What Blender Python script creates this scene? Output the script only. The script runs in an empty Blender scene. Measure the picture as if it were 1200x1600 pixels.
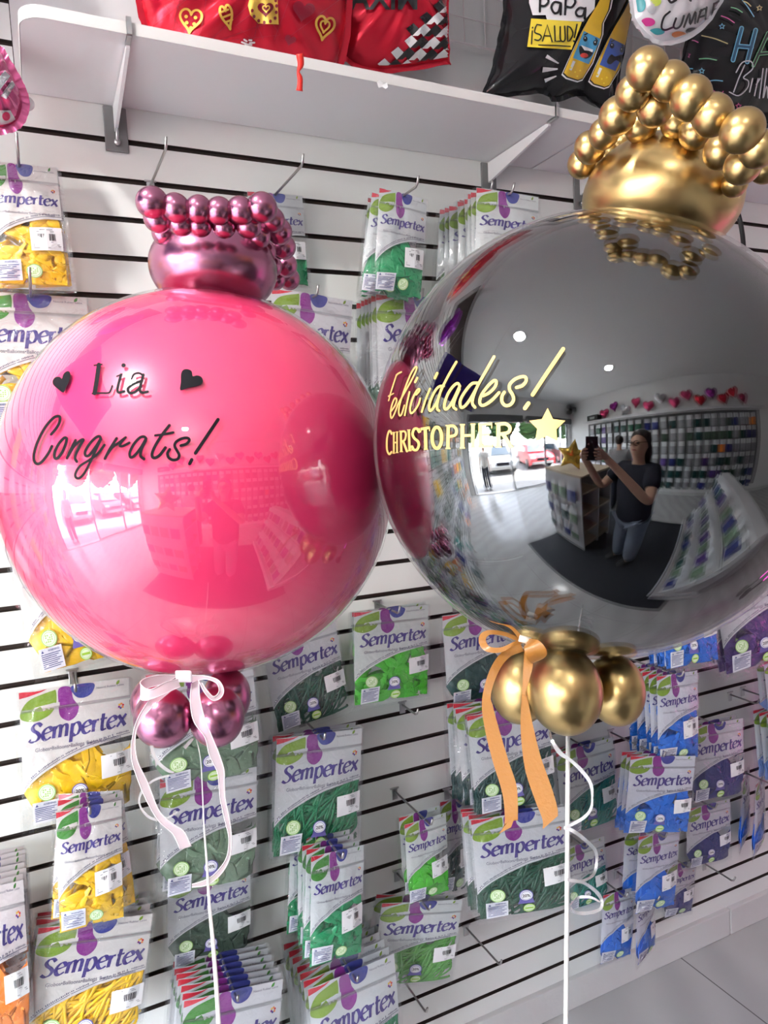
import bpy, bmesh, math, random
from mathutils import Vector, Matrix, noise

random.seed(7)
S = bpy.context.scene
COL = S.collection
PI = math.pi

# ------------------------------------------------------------------ camera
FPX = 1130.0
R = Matrix(((0.90114676, 0.0794927, -0.42616361),
            (-0.43105076, 0.05965363, -0.90035365),
            (-0.04614934, 0.99504892, 0.08802206)))
CAM = Vector((0, 0, 1.6393))
D = 1.5765                     # distance of the slatwall face from the lens
cam_d = bpy.data.cameras.new('camera')
cam_d.sensor_fit = 'HORIZONTAL'; cam_d.sensor_width = 36.0
cam_d.lens = FPX / 1200 * 36.0
cam_d.clip_start = 0.02; cam_d.clip_end = 300
cam = bpy.data.objects.new('camera', cam_d); COL.objects.link(cam)
cam.matrix_world = Matrix.Translation(CAM) @ R.to_4x4()
S.camera = cam

# ------------------------------------------------------------------ view and world
S.view_settings.view_transform = 'Standard'
S.view_settings.look = 'None'
S.view_settings.gamma = 1.0
S.view_settings.use_curve_mapping = False
S.view_settings.exposure = 0.58
try:
    S.cycles.transparent_max_bounces = 24
    S.cycles.max_bounces = 9
    S.cycles.glossy_bounces = 5
    S.cycles.diffuse_bounces = 4
    S.cycles.caustics_reflective = False
    S.cycles.caustics_refractive = False
    S.cycles.sample_clamp_indirect = 6.0
    S.cycles.blur_glossy = 0.6
except Exception:
    pass
w = bpy.data.worlds.new('sky'); S.world = w; w.use_nodes = True
nt = w.node_tree; nt.nodes.clear()
sky = nt.nodes.new('ShaderNodeTexSky'); sky.sky_type = 'NISHITA'
sky.sun_disc = False; sky.sun_elevation = math.radians(55); sky.sun_rotation = math.radians(200)
bg = nt.nodes.new('ShaderNodeBackground'); bg.inputs['Strength'].default_value = 5.5
wo = nt.nodes.new('ShaderNodeOutputWorld')
hs = nt.nodes.new('ShaderNodeHueSaturation'); hs.inputs['Saturation'].default_value = .35
nt.links.new(sky.outputs[0], hs.inputs['Color']); nt.links.new(hs.outputs[0], bg.inputs[0]); nt.links.new(bg.outputs[0], wo.inputs[0])
sun_d = bpy.data.lights.new('sun', 'SUN'); sun_d.energy = 48.0; sun_d.angle = 0.01; sun_d.color = (1, .95, .87)
sun = bpy.data.objects.new('sun', sun_d); COL.objects.link(sun)
sun.rotation_euler = Vector((-0.25, 0.5, -0.83)).to_track_quat('-Z', 'Y').to_euler()

# room
XL, XR, YF, YB, ZC = -3.6, 4.6, -3.0, D, 3.3
CEIL_LAMPS = [(-0.95, .42), (-0.8, -1.65)]
LAMP_W = [36, 15]
PORTAL = True

# ------------------------------------------------------------------ materials
MATS = {}
def mat(name, col, rough=.5, metal=0., spec=.5, coat=0., bump=None, emit=None, alpha=None, vary=0., trans=0.):
    if name in MATS: return MATS[name]
    m = bpy.data.materials.new(name); m.use_nodes = True; MATS[name] = m
    b = m.node_tree.nodes['Principled BSDF']; L = m.node_tree.links; N = m.node_tree.nodes
    c = tuple(col) + (1,)
    b.inputs['Base Color'].default_value = c
    b.inputs['Roughness'].default_value = rough
    b.inputs['Metallic'].default_value = metal
    b.inputs['Specular IOR Level'].default_value = spec
    b.inputs['Coat Weight'].default_value = coat
    if coat: b.inputs['Coat Roughness'].default_value = .03
    if trans: b.inputs['Transmission Weight'].default_value = trans
    if emit:
        b.inputs['Emission Color'].default_value = c; b.inputs['Emission Strength'].default_value = emit
    if bump or vary:
        tc = N.new('ShaderNodeTexCoord')
    if bump:
        sc, st = bump
        n = N.new('ShaderNodeTexNoise'); n.inputs['Scale'].default_value = sc; n.inputs['Detail'].default_value = 3
        L.new(tc.outputs['Object'], n.inputs['Vector'])
        bp = N.new('ShaderNodeBump'); bp.inputs['Strength'].default_value = st; bp.inputs['Distance'].default_value = .004
        L.new(n.outputs[0], bp.inputs['Height']); L.new(bp.outputs[0], b.inputs['Normal'])
    if vary:
        n2 = N.new('ShaderNodeTexNoise'); n2.inputs['Scale'].default_value = 3.5; n2.inputs['Detail'].default_value = 4
        L.new(tc.outputs['Object'], n2.inputs['Vector'])
        mx = N.new('ShaderNodeMixRGB'); mx.inputs[1].default_value = c
        mx.inputs[2].default_value = tuple(x * (1 - vary) for x in col) + (1,)
        L.new(n2.outputs[0], mx.inputs[0]); L.new(mx.outputs[0], b.inputs['Base Color'])
    return m

def mix_clear(name, edge=.95, ior=1.5, gain=1.0, rough=.0, tint=(1, 1, 1), bump=None, gcol=(1, 1, 1)):
    """thin clear sheet: see-through with a glossy face"""
    if name in MATS: return MATS[name]
    m = bpy.data.materials.new(name); m.use_nodes = True; MATS[name] = m
    N = m.node_tree.nodes; L = m.node_tree.links; N.clear()
    o = N.new('ShaderNodeOutputMaterial'); mx = N.new('ShaderNodeMixShader')
    t = N.new('ShaderNodeBsdfTransparent'); t.inputs[0].default_value = tint + (1,)
    g = N.new('ShaderNodeBsdfGlossy'); g.inputs['Roughness'].default_value = rough; g.inputs[0].default_value = gcol + (1,)
    lw = N.new('ShaderNodeLayerWeight'); f0 = ((ior - 1) / (ior + 1)) ** 2 * gain
    pw = N.new('ShaderNodeMath'); pw.operation = 'POWER'; pw.inputs[1].default_value = 5.0
    mu = N.new('ShaderNodeMath'); mu.operation = 'MULTIPLY_ADD'; mu.use_clamp = True; mu.inputs[1].default_value = edge - f0; mu.inputs[2].default_value = f0
    L.new(lw.outputs['Facing'], pw.inputs[0]); L.new(pw.outputs[0], mu.inputs[0]); L.new(mu.outputs[0], mx.inputs[0])
    if bump:
        tc = N.new('ShaderNodeTexCoord')
        n = N.new('ShaderNodeTexNoise'); n.inputs['Scale'].default_value = bump[0]; n.inputs['Detail'].default_value = 4
        n.inputs['Distortion'].default_value = .8
        L.new(tc.outputs['Object'], n.inputs['Vector'])
        bp = N.new('ShaderNodeBump'); bp.inputs['Strength'].default_value = bump[1]; bp.inputs['Distance'].default_value = .01
        L.new(n.outputs[0], bp.inputs['Height']); L.new(bp.outputs[0], g.inputs['Normal'])
    L.new(t.outputs[0], mx.inputs[1]); L.new(g.outputs[0], mx.inputs[2]); L.new(mx.outputs[0], o.inputs[0])
    return m

def srgb(r, g, b):
    f = lambda c: (c / 255 / 12.92) if c <= 10.3 else ((c / 255 + .055) / 1.055) ** 2.4
    return (f(r), f(g), f(b))

WHITE = mat('white_melamine', (.785, .80, .775), .38, bump=(40, .03), vary=.04)
GROOVE = mat('dark_groove', (.035, .022, .018), .7)
SHELF = mat('shelf_white', (.80, .805, .815), .42, vary=.04)
EDGE = mat('shelf_edge_band', (.74, .72, .70), .5, vary=.12)
STEEL = mat('brushed_steel', (.55, .55, .55), .33, metal=1.)
WIRE = mat('hook_wire', (.42, .41, .40), .3, metal=1.)
GREYP = mat('grey_bracket', (.22, .22, .22), .45, metal=.4)
PAINT = mat('white_paint', (.82, .82, .81), .75, vary=.03)
CEIL = mat('ceiling_white', (.87, .87, .86), .8)
KICK = mat('scuffed_kickboard', (.70, .69, .68), .55, vary=.25, bump=(30, .3))
BLACK = mat('black_vinyl', (.008, .007, .010), .55, spec=.12)
GOLDV = mat('gold_vinyl', (.80, .53, .17), .45, metal=.5)

# ------------------------------------------------------------------ pixel helpers (authoring only: turn a reading of the photo into a 3-D point)
def ray(x, y):
    return R @ Vector(((x - 600) / FPX, -(y - 800) / FPX, -1.0))
def at_off(x, y, off):
    d = ray(x, y); return CAM + d * ((D - off) / d.y)
def at_dist(x, y, dist):
    d = ray(x, y); return CAM + d.normalized() * dist

# ------------------------------------------------------------------ geometry helpers
class MB:
    def __init__(s): s.v = []; s.f = []; s.m = []
    def add(s, vs, fs, mi=0):
        o = len(s.v); s.v += [tuple(v) for v in vs]
        for f in fs: s.f.append(tuple(i + o for i in f)); s.m.append(mi)
        return s
    def box(s, x0, x1, y0, y1, z0, z1, mi=0):
        vs = [(x, y, z) for x in (x0, x1) for y in (y0, y1) for z in (z0, z1)]
        return s.add(vs, [(0, 1, 3, 2), (4, 6, 7, 5), (0, 4, 5, 1), (2, 3, 7, 6), (0, 2, 6, 4), (1, 5, 7, 3)], mi)
    def tube(s, pts, r, n=10, mi=0, closed=False):
        pts = [Vector(p) for p in pts]; k = len(pts)
        rr = r if isinstance(r, (list, tuple)) else [r] * k
        vs = []; up = None
        for i, p in enumerate(pts):
            if closed: t = pts[(i + 1) % k] - pts[i - 1]
            else: t = pts[min(i + 1, k - 1)] - pts[max(i - 1, 0)]
            t.normalize()
            if up is None:
                up = t.orthogonal().normalized()
            up = (up - t * up.dot(t)); up = up.normalized() if up.length > 1e-6 else t.orthogonal().normalized()
            b = t.cross(up)
            for j in range(n):
                a = 2 * PI * j / n
                vs.append(p + (up * math.cos(a) + b * math.sin(a)) * rr[i])
        fs = []
        for i in range(k if closed else k - 1):
            i2 = (i + 1) % k
            for j in range(n):
                fs.append((i * n + j, i * n + (j + 1) % n, i2 * n + (j + 1) % n, i2 * n + j))
        if not closed:
            fs.append(tuple(range(n - 1, -1, -1))); fs.append(tuple((k - 1) * n + j for j in range(n)))
        return s.add(vs, fs, mi)
    def ball(s, c, rx, ry=None, rz=None, nu=20, nv=12, mi=0, rot=None, fn=None):
        ry = ry or rx; rz = rz or rx; c = Vector(c); vs = []; fs = []
        for i in range(nv + 1):
            th = PI * i / nv
            for j in range(nu):
                ph = 2 * PI * j / nu
                p = Vector((rx * math.sin(th) * math.cos(ph), ry * math.sin(th) * math.sin(ph), rz * math.cos(th)))
                if fn: p = fn(p)
                if rot: p = rot @ p
                vs.append(c + p)
        for i in range(nv):
            for j in range(nu):
                fs.append((i * nu + j, (i + 1) * nu + j, (i + 1) * nu + (j + 1) % nu, i * nu + (j + 1) % nu))
        return s.add(vs, fs, mi)
    def lathe(s, prof, c=(0, 0, 0), n=24, mi=0, rot=None):
        c = Vector(c); vs = []; fs = []; k = len(prof)
        for r_, z in prof:
            for j in range(n):
                a = 2 * PI * j / n
                p = Vector((r_ * math.cos(a), r_ * math.sin(a), z))
                vs.append(c + (rot @ p if rot else p))
        for i in range(k - 1):
            for j in range(n):
                fs.append((i * n + j, i * n + (j + 1) % n, (i + 1) * n + (j + 1) % n, (i + 1) * n + j))
        return s.add(vs, fs, mi)
    def prism(s, poly, axis, a0, a1, mi=0):
        """poly of 2-D points extruded along an axis (0 x,1 y,2 z)"""
        def mk(p, a):
            q = list(p); q.insert(axis, a); return q
        k = len(poly)
        vs = [mk(p, a0) for p in poly] + [mk(p, a1) for p in poly]
        fs = [tuple(range(k)), tuple(range(2 * k - 1, k - 1, -1))] + [(i, (i + 1) % k, k + (i + 1) % k, k + i) for i in range(k)]
        return s.add(vs, fs, mi)
    def mesh(s, name, mats, smooth=False):
        me = bpy.data.meshes.new(name); me.from_pydata(s.v, [], s.f)
        for m in (mats if isinstance(mats, (list, tuple)) else [mats]): me.materials.append(m)
        me.polygons.foreach_set('material_index', s.m)
        if smooth: me.polygons.foreach_set('use_smooth', [True] * len(me.polygons))
        me.update(); return me
    def build(s, name, mats, parent=None, smooth=False):
        return link(name, s.mesh(name, mats, smooth), parent)

def link(name, me, parent=None):
    o = bpy.data.objects.new(name, me); COL.objects.link(o)
    if parent is not None: o.parent = parent
    return o
def tag(o, label, cat, group=None):
    o['label'] = label; o['category'] = cat
    if group: o['group'] = group
    return o
def thing(name, loc, label, cat, group=None, rz=0):
    o = bpy.data.objects.new(name, None); COL.objects.link(o)
    o.empty_display_size = .05; o.location = loc; o.rotation_euler = (0, 0, rz)
    return tag(o, label, cat, group)
def struct(o): o['kind'] = 'structure'; return o
def world_part(mb, name, mats, root, smooth=False):
    """a part authored in world space, re-expressed under its thing"""
    p = root.location
    mb.v = [(v[0] - p.x, v[1] - p.y, v[2] - p.z) for v in mb.v]
    return mb.build(name, mats, root, smooth)
def bevel(o, wd, seg=2):
    m = o.modifiers.new('bevel', 'BEVEL'); m.width = wd; m.segments = seg; m.limit_method = 'ANGLE'; return o
def catmull(pts, n=8, closed=False):
    pts = [Vector(p) for p in pts]; k = len(pts)
    if k < 3: 
        return [pts[0].lerp(pts[-1], i / n) for i in range(n + 1)]
    out = []
    rng = range(k) if closed else range(k - 1)
    for i in rng:
        p1, p2 = pts[i], pts[(i + 1) % k]
        p0 = pts[i - 1] if (closed or i > 0) else p1 * 2 - p2
        p3 = pts[(i + 2) % k] if (closed or i + 2 < k) else p2 * 2 - p1
        for j in range(n):
            t = j / n
            out.append(.5 * ((2 * p1) + (-p0 + p2) * t + (2 * p0 - 5 * p1 + 4 * p2 - p3) * t * t + (-p0 + 3 * p1 - 3 * p2 + p3) * t ** 3))
    if not closed: out.append(pts[-1])
    return out

# 2-D stroke -> (verts, faces) ; optional broad nib
def stroke2d(pts, wd, closed=False, n=6, nib=None, thin=.35, smooth=True, caps=True):
    P = catmull([Vector((p[0], p[1])) for p in pts], n, closed) if smooth else [Vector((p[0], p[1])) for p in pts]
    k = len(P); vs = []; fs = []
    def half(t):
        if nib is None: return wd / 2
        return wd / 2 * (thin + (1 - thin) * abs(math.sin(math.atan2(t.y, t.x) - nib)))
    for i in range(k):
        t = (P[(i + 1) % k] - P[i - 1]) if closed else (P[min(i + 1, k - 1)] - P[max(i - 1, 0)])
        if t.length < 1e-9: t = Vector((1, 0))
        t.normalize(); nn = Vector((-t.y, t.x)); h = half(t)
        vs += [P[i] + nn * h, P[i] - nn * h]
    for i in range(k if closed else k - 1):
        a = 2 * i; b = 2 * ((i + 1) % k)
        fs.append((a, a + 1, b + 1, b))
    if caps and not closed:
        for e, i, q in ((0, 0, 1), (k - 1, k - 1, k - 2)):
            t = (P[i] - P[q]).normalized(); nn = Vector((-t.y, t.x)); h = half(t); o = len(vs)
            ring = [P[i] + (nn * math.cos(a) + t * math.sin(a)) * h for a in [PI * j / 6 for j in range(7)]]
            vs += ring; fs.append(tuple(range(o, o + 7)))
    return vs, fs
def fan2d(poly, rings=1):
    c = sum((Vector(p) for p in poly), Vector((0, 0))) / len(poly); k = len(poly)
    vs = [c]; fs = []
    for r_ in range(1, rings + 1):
        vs += [c.lerp(Vector(p), r_ / rings) for p in poly]
    for i in range(k): fs.append((0, 1 + i, 1 + (i + 1) % k))
    for r_ in range(1, rings):
        for i in range(k):
            a = 1 + (r_ - 1) * k + i; b = 1 + (r_ - 1) * k + (i + 1) % k
            fs.append((a, a + k, b + k, b))
    return vs, fs
def disc2d(cx, cy, rx, ry=None, n=20, rings=1):
    ry = ry or rx
    return fan2d([(cx + rx * math.cos(2 * PI * i / n), cy + ry * math.sin(2 * PI * i / n)) for i in range(n)], rings)
def rect2d(x0, y0, x1, y1): return [Vector((x0, y0)), Vector((x1, y0)), Vector((x1, y1)), Vector((x0, y1))], [(0, 1, 2, 3)]
TXT = {}
def text2d(s, bold=0.0, shear=0.0):
    """flat outline of a short piece of text, height about 1 (built-in font)"""
    key = (s, bold, shear)
    if key not in TXT:
        cu = bpy.data.curves.new('t', 'FONT'); cu.body = s; cu.size = 1.0; cu.offset = bold; cu.shear = shear; cu.resolution_u = 3
        ob = bpy.data.objects.new('t', cu); COL.objects.link(ob)
        dg = bpy.context.evaluated_depsgraph_get()
        me = bpy.data.meshes.new_from_object(ob.evaluated_get(dg))
        vs = [Vector((v.co.x, v.co.y)) for v in me.vertices]; fs = [tuple(p.vertices) for p in me.polygons]
        bpy.data.objects.remove(ob); bpy.data.curves.remove(cu); bpy.data.meshes.remove(me)
        TXT[key] = (vs, fs)
    return TXT[key]
def fit_text(s, x0, y0, wd, ht=None, bold=0., shear=0.):
    vs, fs = text2d(s, bold, shear)
    mx = max(v.x for v in vs); mn = min(v.x for v in vs); sc = wd / (mx - mn)
    sy = sc if ht is None else ht / max(v.y for v in vs)
    return [Vector((x0 + (v.x - mn) * sc, y0 + v.y * sy)) for v in vs], fs

# the pouch wordmark, drawn with a broad nib; x-height 1
LET = {
 'S': (.98, [[(.86, 1.22), (.62, 1.46), (.32, 1.42), (.16, 1.15), (.30, .90), (.60, .68), (.78, .40), (.64, .08), (.32, -.04), (.0, .14)]]),
 'e': (.86, [[(.13, .50), (.46, .56), (.74, .70), (.64, .95), (.42, 1.01), (.16, .80), (.06, .45), (.2, .08), (.46, -.02), (.76, .16)]]),
 'm': (1.44, [[(.12, 1.0), (.12, 0)], [(.14, .70), (.32, .95), (.50, .98), (.62, .80), (.62, 0)], [(.64, .70), (.82, .95), (1.0, .98), (1.13, .80), (1.13, 0)]]),
 'p': (.94, [[(.12, 1.0), (.12, -.55)], [(.14, .72), (.36, .98), (.64, .95), (.80, .52), (.66, .08), (.40, -.03), (.14, .14)]]),
 'r': (.60, [[(.12, 1.0), (.12, 0)], [(.14, .66), (.30, .93), (.52, .96)]]),
 't': (.66, [[(.26, 1.40), (.24, .30), (.34, .04), (.62, .06)], [(.04, .95), (.62, .97)]]),
 'x': (.86, [[(.08, 1.0), (.76, 0)], [(.74, 1.0), (.04, 0)]]),
}
def wordmark():
    vs = []; fs = []; x = 0
    for ch in 'Sempertex':
        adv, sts = LET[ch]
        for st in sts:
            v, f = stroke2d(st, .30, n=5, nib=.35, thin=.34, smooth=len(st) > 2, caps=False)
            o = len(vs); vs += [Vector((x + p.x + .16 * p.y, p.y)) for p in v]; fs += [tuple(i + o for i in q) for q in f]
        x += adv
    return [Vector((v.x / x, v.y / x)) for v in vs], fs
WORD = wordmark()

# ------------------------------------------------------------------ lamps of the shop (recessed downlights, a magenta neon tube at the right)
LAMPE = mat('lamp_glow', (1, .97, .93), emit=40.0)
NEON = mat('neon_magenta', (1, .06, .62), emit=5.0)
for i, (x, y) in enumerate(CEIL_LAMPS):
    t = thing('ceiling_downlight', (x, y, ZC), ('round glowing ceiling downlight mirrored right above the Felicidades lettering', 'round glowing ceiling downlight farther back, mirrored over the opposite wall')[i], 'light', 'ceiling downlights')
    m = MB(); m.lathe([(.115, 0), (.118, -.012), (.098, -.016), (.092, -.004)], n=28); m.build('trim_ring', PAINT, t, True)
    m = MB(); m.lathe([(.0005, -.003), (.093, -.003)], n=28); m.build('diffuser', LAMPE, t, True)
    ld = bpy.data.lights.new('downlight_beam', 'AREA'); ld.shape = 'DISK'; ld.size = .17; ld.energy = LAMP_W[i]; ld.color = (1, .985, .96)
    lo = bpy.data.objects.new('downlight_beam', ld); COL.objects.link(lo); lo.parent = t; lo.location = (0, 0, -.02)
t = thing('neon_tube', (2.55, .62, 1.0), 'glowing magenta neon tube standing on the floor right of the bubbles', 'light')
m = MB(); m.tube([(0, 0, -.7), (0, 0, .75)], .018, 12); m.build('glass_tube', NEON, t, True)
m = MB(); m.lathe([(.001, -1.0), (.11, -1.0), (.11, -.985), (.03, -.96), (.03, -.70), (.001, -.70)], n=20); m.build('base', BLACK, t, True)
ld = bpy.data.lights.new('neon_light', 'AREA'); ld.shape = 'RECTANGLE'; ld.size = .05; ld.size_y = 1.4; ld.energy = .35; ld.color = (1, .12, .65)
lo = bpy.data.objects.new('neon_light', ld); COL.objects.link(lo); lo.parent = t; lo.location = (-.025, 0, 0)
lo.rotation_euler = Vector((-1, .25, 0)).to_track_quat('-Z', 'Z').to_euler()

# ------------------------------------------------------------------ room shell
def tiles():
    m = mat('floor_tile', (.52, .52, .51), .16, vary=.10)
    N = m.node_tree.nodes; L = m.node_tree.links; b = N['Principled BSDF']
    src = b.inputs['Base Color'].links[0].from_socket
    tc = N.new('ShaderNodeTexCoord'); mp = N.new('ShaderNodeMapping'); mp.inputs['Location'].default_value = (-1.70, .03, 0)
    br = N.new('ShaderNodeTexBrick'); br.offset = 0; br.inputs['Scale'].default_value = 1.0
    br.inputs['Brick Width'].default_value = .6; br.inputs['Row Height'].default_value = .6
    br.inputs['Mortar Size'].default_value = .0022; br.inputs['Mortar'].default_value = (.16, .155, .15, 1)
    L.new(tc.outputs['Object'], mp.inputs[0]); L.new(mp.outputs[0], br.inputs['Vector'])
    L.new(src, br.inputs['Color1']); L.new(src, br.inputs['Color2']); L.new(br.outputs['Color'], b.inputs['Base Color'])
    # faint marble streaks of the porcelain
    wv = N.new('ShaderNodeTexWave'); wv.inputs['Scale'].default_value = 1.4; wv.inputs['Distortion'].default_value = 6; wv.inputs['Detail'].default_value = 3
    mp2 = N.new('ShaderNodeMapping'); mp2.inputs['Rotation'].default_value = (0, 0, .5)
    L.new(tc.outputs['Object'], mp2.inputs[0]); L.new(mp2.outputs[0], wv.inputs[0])
    mx = N.new('ShaderNodeMixRGB'); mx.blend_type = 'MULTIPLY'; mx.inputs[0].default_value = .13
    L.new(src, mx.inputs[1]); L.new(wv.outputs['Color'], mx.inputs[2])
    L.new(mx.outputs[0], br.inputs['Color1']); L.new(mx.outputs[0], br.inputs['Color2'])
    return m
m = MB(); m.box(XL - .1, XR, YF, YB + .1, -.1, 0); struct(m.build('floor', tiles()))
m = MB(); m.box(XL - .2, XR + .1, YF - .1, YB + .2, ZC, ZC + .12); struct(m.build('ceiling', CEIL))
m = MB(); m.box(XL - .2, XR + .1, YF - .12, YF, 0, ZC); struct(m.build('wall_front', PAINT))
m = MB(); m.box(XR, XR + .12, YF, YB + .2, 0, ZC); struct(m.build('wall_right', PAINT))
# storefront wall with its opening
OY0, OY1, OZ = -2.85, 1.3, 2.5
m = MB(); m.box(XL - .15, XL, YF, OY0, 0, ZC); m.box(XL - .15, XL, OY1, YB + .2, 0, ZC); m.box(XL - .15, XL, OY0, OY1, OZ, ZC)
struct(m.build('wall_left', PAINT))
FRAME = mat('window_frame_grey', (.30, .31, .32), .4, metal=.5)
GLASS = mix_clear('window_glass', ior=1.5, gain=1.0)
m = MB()
for y in (OY0 + .03, -1.75, -.35, OY1 - .03): m.box(XL - .11, XL - .05, y - .03, y + .03, .0, OZ)
m.box(XL - .11, XL - .05, OY0, OY1, OZ - .06, OZ); m.box(XL - .11, XL - .05, OY0, -.35, 0, .05)
wf = struct(m.build('window_1', FRAME))
for a, b in ((OY0 + .06, -1.78), (-1.72, -.38)):
    m = MB(); m.box(XL - .085, XL - .077, a, b, .05, OZ - .06); m.build('pane', GLASS, wf)
m = MB(); m.box(XL + .0, XL + .22, OY0, -.9, OZ - .16, OZ + .06); m.box(XL, XL + .22, -.75, OY1, OZ - .16, OZ + .06)
struct(m.build('trim_1', mat('shutter_box', (.07, .075, .08), .5)))
m = MB(); m.box(XL - .15, XL + .02, OY0, OY1, -.02, .02); struct(m.build('trim_2', mat('threshold', (.62, .60, .58), .5)))
m = MB(); m.box(XL + .5, XR, YF, YF + .012, 0, .09); struct(m.build('baseboard_front', KICK))
if PORTAL:
    pd = bpy.data.lights.new('daylight_portal', 'AREA'); pd.shape = 'RECTANGLE'; pd.size = OY1 - OY0; pd.size_y = OZ
    try: pd.cycles.is_portal = True
    except Exception: pass
    po = bpy.data.objects.new('daylight_portal', pd); COL.objects.link(po)
    po.location = (XL - .14, (OY0 + OY1) / 2, OZ / 2); po.rotation_euler = (0, -PI / 2, 0); po.rotation_euler = Vector((1, 0, 0)).to_track_quat('-Z', 'Z').to_euler()

# slatwall: a dark backing sheet and real slats with gaps
SP = 0.0762; Z0 = 2.2749; GAP = 0.0108
m = MB(); m.box(XL, XR, YB + .012, YB + .03, 0, ZC); backing = struct(m.build('wall_back', [GROOVE]))
m = MB()
ks = list(range(-6, 29)); zs = [Z0 - k * SP for k in ks]
for i, k in enumerate(ks):
    zt = (Z0 - (k - 1) * SP) - GAP / 2; zb = Z0 - k * SP + GAP / 2
    if k <= -1:
        m.box(XL, .019, YB, YB + .012, zb, zt)
    elif k == 0:
        m.box(XL, XR, YB, YB + .012, zb, Z0 + SP - GAP / 2)
    else: m.box(XL, XR, YB, YB + .012, zb, zt)
m.box(XL, XR, YB, YB + .012, 0, Z0 - 28 * SP - GAP / 2)
m.m = [1 if i % 6 in (4, 5) else 0 for i in range(len(m.f))]
sl = m.build('slats', [WHITE, mat('slot_edge_brown', (.030, .020, .016), .7)], backing)
m = MB(); m.box(.0205, XR, YB - .002, YB + .012, Z0 + SP + GAP / 2 - .012, ZC); struct(m.build('trim_3', mat('upper_wall_paint', (.70, .685, .69), .6, vary=.03)))
m = MB()
x = XL
for a, b in ((XL, -.72), (-.718, .6), (.602, 1.921), (1.924, 3.2), (3.202, XR)):
    m.box(a, b, YB - .016, YB + .012, 0, .088)
bevel(struct(m.build('baseboard_back', KICK)), .003)

# shelves above the slatwall
def shelf(x0, x1, depth, label, cl=True):
    t = thing('wall_shelf', ((x0 + x1) / 2, YB, 2.3405), label, 'shelf')
    th = .019; yf = YB - depth; rr = .035
    arc = [(x0 + rr - rr * math.cos(a), yf + rr - rr * math.sin(a)) for a in [PI / 2 * i / 6 for i in range(7)]] if cl else [(x0, yf)]
    poly = [(x0, YB - .003)] + arc + [(x1, yf), (x1, YB - .003)]
    m = MB(); m.prism(poly, 2, 2.3405, 2.3405 + th); world_part(m, 'board', SHELF, t)
    m = MB(); e = .0015
    path = arc + [(x1, yf)] if not cl else [(x0, YB - .003)] + arc + [(x1, yf)]
    vs = []; fs = []
    for i, p in enumerate(path):
        a = Vector(path[max(i - 1, 0)]); b = Vector(path[min(i + 1, len(path) - 1)]); d = (b - a).normalized(); nn = Vector((d.y, -d.x)) * -1
        nn = Vector((-abs(nn.x) if cl and i < len(path) - 1 else 0, -abs(nn.y))).normalized() if nn.length else nn
        for z in (2.3402, 2.3405 + th + .0003):
            vs += [(p[0] + nn.x * e, p[1] + nn.y * e, z)]
    for i in range(len(path) - 1): fs.append((2 * i, 2 * i + 2, 2 * i + 3, 2 * i + 1))
    m.add(vs, fs); world_part(m, 'edge_band', EDGE, t)
    return t
sh1 = shelf(.030, 1.208, .268, 'long white wall shelf with rounded left end above the slatwall')
sh2 = shelf(1.213, 2.5, .268, 'white wall shelf continuing right of the seam behind the gold crown', False)
def bracket(px, label):
    X = at_off(px[0], px[1], 0).x
    t = thing('shelf_bracket', (X, YB, 2.33), label, 'bracket')
    m = MB(); m.box(X - .022, X + .022, YB - .006, YB - .0005, 2.252, 2.338); bevel(world_part(m, 'back_plate', GREYP, t), .002)
    m = MB(); m.prism([(YB - .006, 2.338), (YB - .245, 2.338), (YB - .245, 2.330), (YB - .006, 2.29)], 0, X - .003, X + .003)
    world_part(m, 'arm', SHELF, t)
    m = MB(); m.prism([(YB - .24, 2.3385), (YB - .275, 2.3385), (YB - .275, 2.366), (YB - .2715, 2.366), (YB - .2715, 2.3355), (YB - .24, 2.3355)], 0, X - .004, X + .004)
    world_part(m, 'front_clip', STEEL, t)
    m = MB(); m.tube([(X, YB - .012, 2.31), (X, YB - .02, 2.285), (X, YB - .012, 2.268)], .003, 8); m.tube([(X, YB - .006, 2.268), (X, YB - .016, 2.268)], .006, 10)
    world_part(m, 'screw_hook', STEEL, t, True)
bracket((179, 180), 'grey shelf bracket under the rounded left end of the long shelf')
bracket((762, 272), 'grey shelf bracket under the long shelf, left of the gold crown')
bracket((905, 296), 'grey shelf bracket peeking out just left of the gold dome')
t = thing('tape_scrap', at_off(597, 134, .271), 'torn white tape scrap stuck on the shelf front edge', 'tape')
m = MB(); vs, fs = fan2d([(-.012, .004), (-.006, .008), (.002, .004), (.010, .007), (.012, -.001), (.006, -.006), (.0, -.003), (-.009, -.006)])
m.add([(v.x, -.001 - .002 * abs(math.sin(v.x * 300)), v.y) for v in vs], fs); m.build('scrap', mat('tape_white', (.85, .85, .85), .3), t)

# wire grid above the shelf at the right
t = thing('wire_grid_panel', (1.55, YB - .02, 3.0), 'white wire grid panel on the wall high above the shelf', 'grid panel')
m = MB(); px = mat('pinkish_wire', (.70, .63, .65), .4)
for i in range(26):
    x = .95 + i * .06; m.tube([(x, YB - .02, 2.60), (x, YB - .02, 3.2)], .0016, 5)
for i in range(11):
    z = 2.60 + i * .06; m.tube([(.95, YB - .0235, z), (2.45, YB - .0235, z)], .0016 if i else .003, 5)
world_part(m, 'wire_mesh', px, t)

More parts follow.
